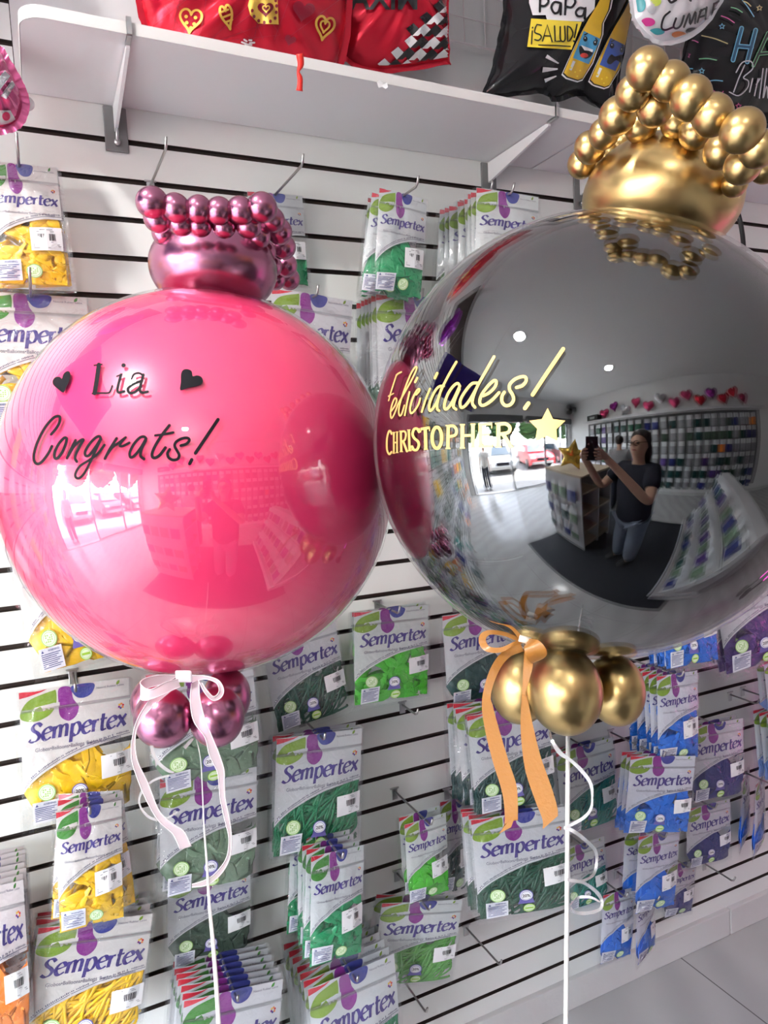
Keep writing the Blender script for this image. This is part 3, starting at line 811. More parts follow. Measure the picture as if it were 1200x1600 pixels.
def sphere_hit(px, py, c, r):
    d = ray(px, py).normalized(); oc = CAM - c; b = d.dot(oc); q = b * b - oc.dot(oc) + r * r
    if q < 0:
        p = CAM - d * b; return c + (p - c).normalized() * r
    return CAM + d * (-b - math.sqrt(q))
class Decal:
    k = 1.0
    def __init__(s, c, r, ox, oy, sc): s.mb = MB(); s.c = c; s.r = r; s.set(ox, oy, sc)
    def set(s, ox, oy, sc): s.ox = ox; s.oy = oy; s.sc = sc
    def put(s, vf):
        vs, fs = vf
        s.mb.add([sphere_hit(s.ox + p[0] / s.sc, s.oy + p[1] / s.sc, s.c, s.r) for p in vs], fs)
    def st(s, pts, wd, **k): s.put(stroke2d(pts, wd * s.k, **k))
    def poly(s, pts, sm=0, rings=5):
        if sm: pts = [(p.x, p.y) for p in catmull([Vector((p[0], p[1])) for p in pts], sm, True)]
        s.put(fan2d(pts, rings))
    def serif(s, x, y, wd, h=10): s.st([(x - wd / 2, y), (x + wd / 2, y)], h, smooth=False, caps=False, n=2)

pink = thing('balloon_ornament', PC, 'huge pink ball-shaped balloon ornament with mauve crown, lettered Congrats, at the left', 'balloon')
m = MB(); m.ball((0, 0, 0), .2668, nu=96, nv=64); m.build('pink_balloon', PINK, pink, True)
m = MB(); m.ball((0, 0, 0), PR, nu=96, nv=64); bub = m.build('clear_bubble', BUB, pink, True)

d = Decal(PC, PR + .0008, 60, 540, 1200 / 280); d.k = 1.22
d.st([(405, 128), (392, 220), (376, 318)], 24); d.st([(374, 132), (425, 126)], 9, smooth=False); d.st([(362, 321), (420, 318), (468, 317), (484, 300), (495, 270)], 10)
d.poly([(570 + 15 * math.cos(a), 132 + 14 * math.sin(a)) for a in [PI * i / 8 for i in range(16)]])
d.st([(553, 195), (530, 290), (540, 314), (574, 307)], 15); d.st([(525, 206), (560, 191)], 8, smooth=False)
d.st([(703, 195), (680, 290), (694, 314), (732, 309)], 15); d.st([(622, 224), (640, 193), (672, 184), (700, 198)], 11)
d.st([(694, 236), (640, 256), (600, 288), (612, 317), (650, 309), (686, 276)], 15)
world_part(d.mb, 'name_lettering', BLACK, pink)
d = Decal(PC, PR + .0008, 60, 540, 1200 / 280)
d.poly([(167, 315), (130, 290), (100, 262), (96, 235), (113, 212), (142, 209), (157, 222), (166, 194), (185, 174), (206, 173), (214, 198), (204, 240), (186, 280)], 3)
world_part(d.mb, 'heart_sticker', BLACK, pink)
d = Decal(PC, PR + .0008, 60, 540, 1200 / 280)
d.poly([(950, 299), (954, 245), (955, 195), (967, 165), (996, 157), (1026, 171), (1033, 205), (1062, 199), (1090, 209), (1102, 235), (1090, 260), (1050, 274), (1000, 284)], 3)
world_part(d.mb, 'heart_sticker', BLACK, pink)
d = Decal(PC, PR + .0008, 40, 640, 7.5); d.k = 1.14
d.st([(300, 290), (350, 232), (393, 160), (404, 95), (378, 77), (318, 104), (220, 222), (132, 400), (96, 540), (108, 615), (148, 636), (200, 602), (268, 510), (308, 430)], 31)
d.st([(478, 335), (448, 335), (390, 400), (346, 490), (340, 560), (368, 572), (418, 520), (465, 420), (480, 360)], 31, closed=True)
d.st([(585, 360), (535, 460), (486, 568)], 30); d.st([(498, 545), (560, 440), (632, 370), (678, 352), (640, 420), (595, 510), (580, 570), (600, 610)], 30)
d.st([(884, 350), (866, 314), (820, 330), (752, 400), (700, 490), (705, 540), (750, 530), (820, 440), (878, 345)], 30)
d.st([(872, 370), (805, 510), (745, 640), (685, 750), (630, 803), (590, 795), (586, 745), (640, 660), (745, 592), (850, 512), (924, 415)], 27)
d.st([(1066, 338), (990, 460), (930, 574)], 31); d.st([(955, 530), (1020, 440), (1090, 390), (1170, 328)], 28)
d.set(190, 640, 7.5)
d.st([(48, 325), (-5, 385), (-20, 425), (20, 425), (90, 388)], 26)
d.st([(287, 340), (262, 318), (210, 332), (140, 410), (96, 505), (108, 560), (160, 530), (230, 440), (284, 345)], 30); d.st([(283, 360), (235, 460), (222, 540), (262, 580)], 31)
d.st([(560, 185), (478, 290), (402, 410), (360, 505), (362, 555), (398, 564), (452, 528), (514, 446)], 32); d.st([(394, 303), (480, 292), (606, 268)], 26)
d.st([(694, 422), (758, 402), (794, 358), (768, 332), (700, 342), (638, 380), (622, 428), (650, 482), (674, 532), (658, 578), (602, 590), (552, 562), (538, 512), (564, 466)], 30)
d.st([(1130, 116), (1000, 310), (866, 510)], 36); d.st([(822, 587), (798, 634)], 36, smooth=False)
world_part(d.mb, 'greeting_lettering', BLACK, pink)

black = thing('balloon_ornament', BC, 'huge mirror-black ball-shaped balloon ornament with gold crown, lettered Felicidades, at the right', 'balloon')
m = MB(); m.ball((0, 0, 0), BR * .985, nu=96, nv=64); m.build('black_balloon', GUN, black, True)
m = MB(); m.ball((0, 0, 0), BR, nu=96, nv=64); m.build('clear_bubble', BUB, black, True)
d = Decal(BC, BR + .0008, 595, 530, 7.5)
d.st([(240, 385), (205, 402), (180, 425)], 18); d.st([(184, 415), (150, 520), (118, 620), (92, 720)], 15); d.st([(88, 668), (148, 636)], 14)
d.st([(125, 840), (165, 780), (186, 715), (168, 690), (138, 745), (114, 850), (122, 925), (152, 888), (192, 790)], 18)
d.st([(192, 780), (270, 640), (370, 460), (420, 345), (402, 328), (345, 420), (260, 640), (214, 800), (216, 888), (242, 882), (276, 775)], 19)
d.st([(336, 618), (305, 760), (280, 892)], 20); d.st([(428, 452), (402, 502)], 26, smooth=False)
d.st([(414, 650), (452, 605), (446, 582), (412, 615), (368, 710), (344, 805), (354, 868), (396, 835), (440, 765), (462, 695)], 22)
d.st([(576, 580), (520, 720), (480, 852)], 24); d.st([(660, 398), (634, 455)], 32, smooth=False)
d.st([(738, 548), (690, 552), (640, 600), (585, 710), (566, 790), (578, 840), (622, 795), (672, 700), (712, 575)], 29)
d.st([(885, 266), (790, 430), (706, 600), (664, 740), (662, 815), (684, 838)], 29)
d.st([(926, 548), (898, 516), (842, 558), (782, 650), (745, 765), (756, 820), (802, 790), (860, 690), (924, 552)], 32); d.st([(920, 585), (872, 695), (850, 785), (882, 822)], 32)
d.st([(1128, 512), (1066, 522), (990, 610), (932, 715), (940, 798), (990, 778), (1052, 695), (1112, 590)], 34); d.st([(1327, 205), (1230, 375), (1132, 550), (1082, 680), (1074, 755), (1104, 798)], 34)
d.set(740, 530, 7.5)
d.st([(112, 662), (180, 630), (248, 562), (266, 502), (240, 484), (172, 545), (100, 640), (72, 720), (84, 768), (130, 770), (210, 718), (298, 626)], 36)
d.st([(502, 566), (570, 545), (614, 492), (608, 446), (558, 440), (480, 472), (424, 530), (422, 590), (456, 650), (468, 710), (432, 766), (372, 776), (332, 730), (334, 665), (360, 622)], 38)
d.st([(1050, 114), (870, 380), (692, 650)], 46); d.st([(642, 752), (602, 808)], 48, smooth=False)
world_part(d.mb, 'greeting_lettering', GOLDV, black)
d = Decal(BC, BR + .0008, 595, 530, 7.5)
d.st([(126, 1110), (112, 1078), (92, 1085), (72, 1170), (72, 1290), (98, 1348), (126, 1320)], 22)
for x, y0, y1, wd in ((152, 1092, 1336, 20), (190, 1086, 1328, 20)):
    d.st([(x, y0), (x, y1)], wd, smooth=False, caps=False, n=3); d.serif(x, y0, wd + 14); d.serif(x, y1, wd + 14)
d.st([(150, 1214), (192, 1208)], 18, smooth=False, caps=False)
d.st([(234, 1076), (240, 1318)], 26, smooth=False, caps=False); d.serif(230, 1076, 32); d.serif(240, 1318, 42)
d.st([(238, 1084), (276, 1080), (294, 1115), (280, 1180), (242, 1200)], 22); d.st([(264, 1200), (306, 1312)], 26, smooth=False)
d.st([(328, 1060), (338, 1308)], 28, smooth=False, caps=False); d.serif(328, 1062, 40); d.serif(338, 1308, 44)
d.st([(448, 1085), (425, 1050), (390, 1055), (372, 1110), (392, 1160), (432, 1195), (446, 1240), (425, 1292), (388, 1296), (366, 1258)], 30); d.st([(452, 1046), (450, 1090)], 12, smooth=False); d.st([(364, 1250), (364, 1298)], 12, smooth=False)
d.st([(520, 1036), (528, 1292)], 38, smooth=False, caps=False); d.st([(466, 1054), (574, 1036)], 32, smooth=False, caps=False); d.serif(528, 1292, 52); d.serif(468, 1072, 12, 40); d.serif(572, 1056, 12, 40)
d.st([(657 + 56 * math.cos(a), 1155 + 124 * math.sin(a)) for a in [2 * PI * i / 16 for i in range(16)]], 38, closed=True, n=3)
d.st([(790, 1010), (786, 1282)], 38, smooth=False, caps=False); d.serif(786, 1012, 58, 16); d.serif(786, 1280, 58, 16)
d.st([(792, 1020), (850, 1016), (886, 1062), (872, 1122), (796, 1144)], 32)
for x, y0, y1 in ((956, 1002, 1274), (1080, 996, 1266)):
    d.st([(x, y0), (x, y1)], 42, smooth=False, caps=False); d.serif(x, y0, 60, 16); d.serif(x, y1, 60, 16)
d.st([(956, 1130), (1080, 1126)], 30, smooth=False, caps=False)
d.set(740, 530, 7.5)
d.st([(80, 984), (84, 1268)], 46, smooth=False, caps=False); d.st([(56, 1000), (216, 990)], 32, smooth=False, caps=False); d.st([(84, 1122), (182, 1116)], 28, smooth=False, caps=False); d.st([(56, 1258), (222, 1254)], 32, smooth=False, caps=False)
d.serif(212, 1012, 12, 62); d.serif(218, 1232, 12, 70); d.serif(180, 1118, 12, 56)
d.st([(290, 985), (290, 1262)], 46, smooth=False, caps=False); d.serif(285, 990, 70, 16); d.serif(290, 1262, 74, 16)
d.st([(294, 996), (375, 992), (424, 1032), (405, 1092), (300, 1114)], 40); d.st([(345, 1112), (430, 1254)], 46, smooth=False); d.serif(438, 1262, 50, 16)
world_part(d.mb, 'name_lettering', GOLDV, black)
d = Decal(BC, BR + .0008, 740, 530, 7.5)
d.poly([(868, 805), (930, 935), (1075, 955), (970, 1055), (980, 1198), (855, 1135), (720, 1200), (745, 1050), (652, 955), (800, 935)], 0, 8)
world_part(d.mb, 'star_sticker', GOLDV, black)

def bead(root, px, py, rpx, dist, mt, nm='crown_bead', k=1.0, ax=None, seed=0):
    c = at_dist(px, py, dist) - root.location; r = rpx / FPX * dist * .965
    rn = random.Random(int(px * 31 + py)); rot = Matrix.Rotation(rn.uniform(0, PI), 3, 'Y') @ Matrix.Rotation(rn.uniform(-.6, .6), 3, 'X')
    m = MB(); m.ball(c, r * 1.0, r * 1.0, r * 1.05 * k, nu=24, nv=16, rot=rot); return m.build(nm, mt, root, True)
# mauve crown: a square ring of two layers; the near side is the top row
for i, (x, y, r_) in enumerate([(237.5, 316, 22), (275, 325, 20.5), (310, 327, 19.5), (342, 329.5, 19.5), (376, 329, 20), (409.5, 324, 22)]):
    bead(pink, x, y, r_, .98, MAUVE)
for x, y, r_, dd in [(246, 342, 19.5, 1.0), (282, 349, 18, .995), (312, 351, 17.5, .995), (350, 353, 17.5, .995), (388, 353, 18.5, .995),
                     (425, 343, 18.5, 1.04), (436, 361, 19.5, 1.09), (443, 386, 18.5, 1.15), (447, 415, 17, 1.21), (452, 436, 16.5, 1.27),
                     (404, 369, 18, 1.05), (413, 393, 17.5, 1.11), (424, 416, 16.5, 1.17), (430, 436, 16, 1.23),
                     (256, 364, 17.5, 1.06), (259, 386, 16.5, 1.12), (266, 402, 15.5, 1.2), (300, 368, 16, 1.2), (330, 372, 16, 1.24), (362, 376, 16, 1.25), (392, 384, 16, 1.25)]:
    bead(pink, x, y, r_, dd, MAUVE)
c = at_dist(334, 420, 1.10)
m = MB(); m.ball(c - pink.location, .0885, .0885, .064, nu=56, nv=36, rot=Matrix.Rotation(.10, 3, 'Y')); m.build('dome_balloon', MAUVE, pink, True)
# gold crown
for x, y, r_, dd in [(1011.6, 108, 27, .80), (1047, 127, 25, .80), (1080, 153.5, 27, .79), (1113, 179.6, 26.5, .79), (1160, 204, 28, .77), (1186, 233, 24, .78),
                     (989.6, 145, 23.5, .82), (1024, 167, 24.5, .83), (965, 181, 25.5, .86), (944, 208.5, 21, .90), (922, 230.5, 21.5, .94), (908.5, 256.6, 19.5, .98),
                     (1002, 197, 21.5, .92), (1058, 190, 22, .91), (1088, 208, 21.5, .89), (1127, 236, 23.5, .86), (1161, 259, 24, .81), (1148, 288, 17, .9),
                     (933, 263, 16, 1.02), (972, 220, 18, 1.0), (1035, 203, 16, 1.0), (950, 243, 16, 1.0), (1138, 268, 17, .92), (1195, 262, 20, .86), (1066, 214, 17, 1.05), (1000, 226, 17, 1.05)]:
    bead(black, x, y, r_, dd, GOLD)
c = at_dist(1033, 312, .965)
m = MB(); m.ball(c - black.location, .0885, .0885, .068, nu=56, nv=36, rot=Matrix.Rotation(.16, 3, 'Y')); m.build('dome_balloon', GOLD, black, True)

def collar(root, px, py, rx, ry, dist, mt, tilt=0.):
    c = at_dist(px, py, dist) - root.location; k = dist / FPX * .95
    m = MB(); m.ball(c, rx * k, (rx + ry) / 2 * k, ry * k, nu=40, nv=28, rot=Matrix.Rotation(tilt, 3, 'Y')); m.build('collar_balloon', mt, root, True)
collar(pink, 255, 1121, 43.5, 45, .95, MAUVE); collar(pink, 339, 1120, 42, 46, .95, MAUVE, .15)
collar(pink, 354, 1090, 37, 45, 1.04, MAUVE, .2); collar(pink, 240, 1098, 34, 40, 1.05, MAUVE)
collar(black, 882, 1079, 55, 69, .84, GOLD); collar(black, 812, 1072, 45, 59, .88, GOLD, .12); collar(black, 961, 1078, 41, 55, .90, GOLD); collar(black, 880, 1070, 44, 55, .98, GOLD)

# ribbons: strips with a left and a right edge
def ribbon(root, rows, name, mt, n=6, thick=.0006):
    """rows: (x1,y1,x2,y2,dist) in photo pixels; the strip runs through the rows"""
    A = catmull([at_dist(r[0], r[1], r[4]) for r in rows], n); B = catmull([at_dist(r[2], r[3], r[4] + (r[5] if len(r) > 5 else 0)) for r in rows], n)
    m = MB(); vs = []; fs = []
    for a, b in zip(A, B): vs += [a, a.lerp(b, .5), b]
    for i in range(len(A) - 1): fs += [(3 * i, 3 * i + 1, 3 * i + 4, 3 * i + 3), (3 * i + 1, 3 * i + 2, 3 * i + 5, 3 * i + 4)]
    m.add(vs, fs); o = world_part(m, name, mt, root, True)
    so = o.modifiers.new('solid', 'SOLIDIFY'); so.thickness = thick; es = o.modifiers.new('crisp', 'EDGE_SPLIT'); es.split_angle = 1.0; return o
SATIN = mat('gold_satin_ribbon', (.38, .158, .030), .34, spec=.6, bump=(300, .1))
def C4(x, y, ox, oy, sc): return (ox + x / sc, oy + y / sc)
def rows(lst, ox, oy, sc, dd):
    out = []
    for q in lst:
        a = C4(q[0], q[1], ox, oy, sc); b = C4(q[2], q[3], ox, oy, sc); out.append((a[0], a[1], b[0], b[1], q[4] if len(q) > 4 else dd) + ((q[5],) if len(q) > 5 else ()))
    return out
R1 = rows([(310, 232, 335, 290, .765), (200, 285, 240, 330, .76), (120, 390, 165, 430, .75)], 740, 950, 4.286, .76) + \
     rows([(385, 140, 428, 180), (372, 260, 442, 260), (395, 420, 480, 400), (440, 600, 540, 600), (500, 800, 590, 760), (515, 960, 597, 960)], 660, 1040, 4, .745) + \
     rows([(470, 280, 555, 180), (444, 312, 520, 272)], 660, 1220, 3.75, .745)
ribbon(black, R1, 'bow_tail', SATIN)
R2 = rows([(340, 240, 380, 250, .765), (335, 370, 400, 370, .75), (325, 560, 350, 560, .745)], 740, 950, 4.286, .75) + \
     rows([(620, 200, 658, 210), (614, 400, 690, 370), (640, 640, 740, 570), (700, 830, 800, 740), (750, 960, 842, 880)], 660, 1040, 4, .745) + \
     rows([(705, 284, 795, 205)], 660, 1220, 3.75, .745)
ribbon(black, R2, 'bow_tail', SATIN)
ribbon(black, rows([(310, 200, 320, 235, .77), (200, 158, 210, 190, .765), (105, 148, 120, 178, .76), (45, 175, 85, 200, .76), (36, 235, 88, 235, .76), (80, 290, 115, 262, .755), (180, 298, 190, 262, .755), (260, 258, 270, 225, .755), (330, 232, 330, 200, .76)], 740, 950, 4.286, .76), 'bow_loop', SATIN)
ribbon(black, rows([(330, 205, 350, 235, .765), (370, 205, 345, 250, .755), (430, 215, 335, 262, .742), (478, 262, 345, 300, .738), (490, 312, 362, 345, .742), (455, 345, 390, 372, .75), (420, 340, 380, 368, .765)], 740, 950, 4.286, .76), 'bow_loop', SATIN)
ribbon(black, rows([(330, 195, 318, 225, .765), (255, 120, 235, 130, .76), (170, 105, 110, 85, .755)], 740, 950, 4.286, .76), 'bow_tail', SATIN)
m = MB(); m.tube([at_dist(811, 997, .757), at_dist(829, 1002, .757)], .0036, 10); world_part(m, 'bow_knot', mat('knot_white', (.78, .70, .62), .4), black, True)

def organza():
    m = bpy.data.materials.new('organza'); m.use_nodes = True; N = m.node_tree.nodes; L = m.node_tree.links; N.clear()
    o = N.new('ShaderNodeOutputMaterial'); mx = N.new('ShaderNodeMixShader'); t = N.new('ShaderNodeBsdfTransparent')
    b = N.new('ShaderNodeBsdfPrincipled'); b.inputs['Base Color'].default_value = (.80, .66, .72, 1); b.inputs['Roughness'].default_value = .45
    b.inputs['Sheen Weight'].default_value = .4
    mx.inputs[0].default_value = .48; L.new(t.outputs[0], mx.inputs[1]); L.new(b.outputs[0], mx.inputs[2]); L.new(mx.outputs[0], o.inputs[0]); return m
ORG = organza(); OEDGE = mat('organza_edge', (.80, .70, .75), .4)
def organza_ribbon(root, rws, name):
    o = ribbon(root, rws, name, ORG, thick=.0003)
    for k in (0, 2):
        m = MB(); m.tube(catmull([at_dist(r[k], r[k + 1], r[4] - .0004) for r in rws], 6), .00055, 6)
        m.v = [tuple(Vector(v) - root.location) for v in m.v]; e = m.build('woven_edge', OEDGE, None, True); e.parent = o
    return o
organza_ribbon(pink, rows([(450, 190, 470, 260, .90), (300, 300, 380, 330, .885), (150, 500, 215, 480, .88), (88, 690, 120, 640, .88), (85, 880, 125, 860, .88), (150, 1080, 215, 1060, .88)], 190, 1020, 5.217, .88) +
       rows([(150, 830, 230, 880), (230, 960, 330, 975), (330, 1050, 410, 1030), (385, 1165, 465, 1140)], 200, 1080, 4.706, .88), 'bow_tail')
organza_ribbon(pink, rows([(570, 250, 630, 220, .895), (560, 400, 640, 380, .885), (590, 560, 680, 540, .88), (680, 690, 735, 680, .88), (715, 830, 790, 810, .88), (780, 970, 835, 950, .88)], 190, 1020, 5.217, .88) +
       rows([(668, 680, 710, 670), (680, 800, 716, 790), (715, 960, 748, 950), (742, 1090, 762, 1085), (722, 1230, 748, 1230), (640, 1340, 680, 1350), (560, 1392, 580, 1425), (470, 1420, 470, 1442)], 200, 1080, 4.706, .88), 'bow_tail')
organza_ribbon(pink, rows([(450, 185, 455, 240, .90), (330, 180, 320, 260, .895), (200, 205, 190, 300, .89), (152, 250, 152, 370, .885), (230, 300, 215, 385, .875), (360, 240, 360, 330, .875), (460, 215, 480, 275, .88)], 190, 1020, 5.217, .88), 'bow_loop')
organza_ribbon(pink, rows([(570, 185, 575, 240, .90), (690, 190, 680, 215, .89), (790, 225, 770, 245, .885), (832, 300, 795, 300, .88), (810, 365, 780, 340, .88), (745, 388, 745, 355, .88), (680, 330, 700, 310, .88), (630, 230, 655, 245, .885)], 190, 1020, 5.217, .88), 'bow_loop')
m = MB(); vs = [at_dist(190 + x / 5.217, 1020 + y / 5.217, .885) for x, y in ((440, 150), (575, 150), (580, 245), (450, 245))]; back = [v + Vector((0, .006, 0)) for v in vs]
m.add(vs + back, [(0, 1, 2, 3), (7, 6, 5, 4), (0, 4, 5, 1), (1, 5, 6, 2), (2, 6, 7, 3), (3, 7, 4, 0)]); bevel(world_part(m, 'bow_knot', OEDGE, pink), .002)
# thin curled ribbons and the sticks / string
CURL = mat('silver_curl_ribbon', (.80, .80, .83), .22, metal=.7)
WHITEP = mat('white_stick', (.88, .87, .86), .4)
ribbon(pink, rows([(160, 400, 185, 400, .93), (175, 470, 200, 465), (220, 540, 245, 530), (280, 590, 310, 580), (330, 605, 345, 595)], 200, 1080, 4.706, .93), 'curled_ribbon', CURL)
ribbon(pink, rows([(300, 612, 305, 625), (200, 640, 190, 665), (110, 710, 120, 730), (75, 790, 90, 795), (95, 875, 105, 860), (170, 945, 175, 925), (280, 945, 275, 928), (370, 890, 365, 880)], 200, 1080, 4.706, .92), 'curled_ribbon', CURL)
ribbon(pink, rows([(405, 410, 425, 425), (450, 360, 475, 365), (470, 345, 482, 352)], 200, 1080, 4.706, .97), 'curled_ribbon', CURL)
P = [(306, 1150, .98), (313.5, 1186, .97), (316.5, 1240, .95), (318.8, 1290, .92), (323, 1346, .89), (327, 1410, .86), (332.5, 1470, .83), (338, 1540, .80), (343, 1620, .77), (349, 1700, .74)]
m = MB(); pp = catmull([at_dist(*q) for q in P], 4); k = len(pp)
m.tube(pp, [.0007 + .0013 * min(1, max(0, (i / k - .25) / .4)) for i in range(k)], 8); world_part(m, 'string', WHITEP, pink, True)
m = MB(); m.tube([at_dist(887.5, 1120, .93), at_dist(886.8, 1300, .93), at_dist(883.5, 1720, .95)], .0026, 12); world_part(m, 'stick', WHITEP, black, True)
ribbon(black, rows([(790, 415, 802, 410, .90), (805, 480, 822, 470), (850, 555, 880, 545), (920, 600, 940, 590), (990, 670, 1005, 650), (1040, 740, 1062, 735), (1055, 830, 1068, 830), (1040, 900, 1060, 900), (990, 950, 1010, 962), (900, 1000, 905, 1020)], 660, 1040, 4, .89), 'curled_ribbon', CURL)
ribbon(black, rows([(830, 285, 830, 265, .885), (870, 300, 880, 280, .88), (930, 340, 945, 325, .885), (1000, 410, 1020, 400, .90), (1012, 480, 1028, 480, .905), (990, 550, 1005, 560, .90), (920, 580, 915, 600, .885), (850, 570, 850, 588, .88)], 660, 1220, 3.75, .89), 'curled_ribbon', CURL)
ribbon(black, rows([(865, 590, 870, 572, .88), (950, 610, 960, 595, .885), (1030, 680, 1045, 665, .90), (1040, 740, 1055, 750, .90), (970, 765, 975, 785, .895), (900, 760, 895, 780, .89), (865, 730, 868, 745, .885), (900, 695, 905, 680, .905), (980, 690, 985, 675, .905), (1040, 715, 1055, 715, .90)], 660, 1220, 3.75, .89), 'curled_ribbon', CURL)
t = thing('black_cable', at_off(1140, 300, .06), 'short black cable looping down behind the gold crown', 'cable')
m = MB(); m.tube(catmull([at_off(x, y, o) for x, y, o in ((1120, 262, .004), (1136, 292, .05), (1152, 330, .07), (1160, 366, .07), (1164, 420, .05))], 5), .0065, 10); world_part(m, 'lead', mat('cable_rubber', (.012, .012, .012), .5), t, True)

# ------------------------------------------------------------------ foil balloons on the shelf and on the wall
class Foil:
    """a foil pillow: outline given as photo readings on a plane off metres from the wall"""
    def __init__(s, outline, off, T, name, label, mt, sm=6, wr=.006, zmin=None):
        s.off = off; s.T = T
        P = [at_off(x, y, off) for x, y in outline]
        poly = catmull([Vector((p.x, p.z)) for p in P], sm, True) if sm else [Vector((p.x, p.z)) for p in P]
        if zmin: poly = [Vector((p.x, max(p.y, zmin + .004 * abs(math.sin(p.x * 60))))) for p in poly]
        s.poly = poly; s.c = sum(poly, Vector((0, 0))) / len(poly); s.y = D - off; s.wr = wr
        s.root = thing(name, (s.c.x, s.y, min(p.y for p in poly)), label, 'foil balloon')
        m = MB(); K = 18; k = len(poly)
        for side in (-1, 1):
            vs = [(s.c.x, s.y + side * s.T, s.c.y)]
            for r_ in range(1, K + 1):
                q = (r_ / K) ** .75
                for p in poly:
                    a = s.c.lerp(p, q); vs.append((a.x, s.y + side * s.depth(q, a, p), a.y))
            fs = []
            for i in range(k):
                j = (i + 1) % k; fs.append((0, 1 + i, 1 + j) if side > 0 else (0, 1 + j, 1 + i))
                for r_ in range(K - 1):
                    a = 1 + r_ * k; f = (a + i, a + k + i, a + k + j, a + j); fs.append(f if side > 0 else f[::-1])
            m.add(vs, fs)
        s.body = world_part(m, 'foil_body', mt, s.root, True)
        # crimped rim
        m = MB(); vs = []; fs = []
        for i, p in enumerate(poly):
            n = (p - s.c).normalized() * .012; z = .0025 * math.sin(i * 2.1)
            vs += [(p.x, s.y, p.y), (p.x + n.x, s.y + z, p.y + n.y)]
        for i in range(k): a = 2 * i; b = 2 * ((i + 1) % k); fs.append((a, a + 1, b + 1, b))
        m.add(vs, fs); world_part(m, 'rim', mt, s.root, True)
    def depth(s, q, a, p):
        q = min(1, q); d = s.T * max(0, 1 - q ** 2.3) ** .62
        th = math.atan2(p.y - s.c.y, p.x - s.c.x)
        return d + s.wr * q ** 3 * (1 - q) * 5 * math.sin(th * 13) + .0008 * (1 - q)
    def front(s, x, z, eps=.0012):
        v = Vector((x, z)) - s.c; th = math.atan2(v.y, v.x); best = None; k = len(s.poly)
        for i in range(k):
            a = s.poly[i] - s.c; b = s.poly[(i + 1) % k] - s.c; e = b - a
            den = v.x * e.y - v.y * e.x
            if abs(den) < 1e-12: continue
            t = (a.x * e.y - a.y * e.x) / den; u = (a.x * v.y - a.y * v.x) / den
            if t > 0 and -1e-6 <= u <= 1 + 1e-6 and (best is None or t < best[0]): best = (t, a + e * u)
        q = 1 / best[0] if best else 0
        if q > .995:
            v = v * (.995 / q); q = .995; 
        p = s.c + (best[1] if best else v)
        return (s.c.x + v.x, s.y - s.depth(q, None, p) - eps, s.c.y + v.y)
    def px(s, mb, vf, mi=0, eps=.0012, ox=0, oy=0, sc=1):
        """decal given in photo readings, laid onto the curved front"""
        vs, fs = vf; vs = [Vector((ox + p[0] / sc, oy + p[1] / sc)) for p in vs]
        tr = [(f[0], f[i], f[i + 1]) for f in fs for i in range(1, len(f) - 1)]
        for _ in range(5):          # split long triangles so that the print follows the curve
            if all((vs[t[i]] - vs[t[i - 1]]).length < 9 for t in tr for i in range(3)): break
            mid = {}; nt_ = []
            def mp(i, j):
                k = (min(i, j), max(i, j))
                if k not in mid: vs.append((vs[i] + vs[j]) / 2); mid[k] = len(vs) - 1
                return mid[k]
            for a, b, c in tr:
                if max((vs[a] - vs[b]).length, (vs[b] - vs[c]).length, (vs[c] - vs[a]).length) < 4.5: nt_.append((a, b, c)); continue
                x, y, z = mp(a, b), mp(b, c), mp(c, a); nt_ += [(a, x, z), (x, b, y), (z, y, c), (x, y, z)]
            tr = nt_
        out = []
        for p in vs:
            off = s.off + s.T * .7
            for _ in range(9):
                w_ = at_off(p.x, p.y, off); q = s.front(w_.x, w_.z, eps * 2.2 + .001); off = .5 * off + .5 * (D - q[1])
            out.append(q)
        mb.add(out, tr, mi)
def foilm(name, col, rough=.16, metal=.75): return mat(name, col, rough, metal=metal, bump=(9, .12))
F_RED = foilm('foil_red', (.62, .012, .035), .2, .55); F_BLK = mat('foil_black', (.012, .012, .014), .14, spec=.35, bump=(9, .10)); F_WHT = foilm('foil_white', (.80, .80, .82), .22, .15)
P_GOLD = mat('print_gold', (.85, .55, .10), .3, metal=.6); P_WHT = mat('print_pure_white', (.85, .85, .86), .35); P_BLK = mat('print_black', (.012, .012, .014), .3)
P_YEL = mat('print_bright_yellow', (.85, .66, .05), .3); P_BEER = mat('print_amber', (.72, .45, .03), .3); P_CYAN = mat('print_cyan', (.07, .32, .55), .3); P_NAVY = mat('print_royal', (.05, .11, .42), .3)
P_DRED = mat('print_dark_red', (.20, .005, .02), .3); P_TEAL = mat('print_teal', (.05, .33, .36), .3); P_MAG = mat('print_magenta', (.60, .04, .25), .3); P_ORG = mat('print_rust', (.62, .20, .06), .3)
P_NEON = mat('print_neon_blue', (.22, .55, .75), .3); P_PINKN = mat('print_neon_pink', (.70, .12, .36), .3); P_LINE = mat('print_pale_grey', (.55, .55, .58), .35); P_GRN = mat('print_neon_green', (.25, .60, .32), .3)

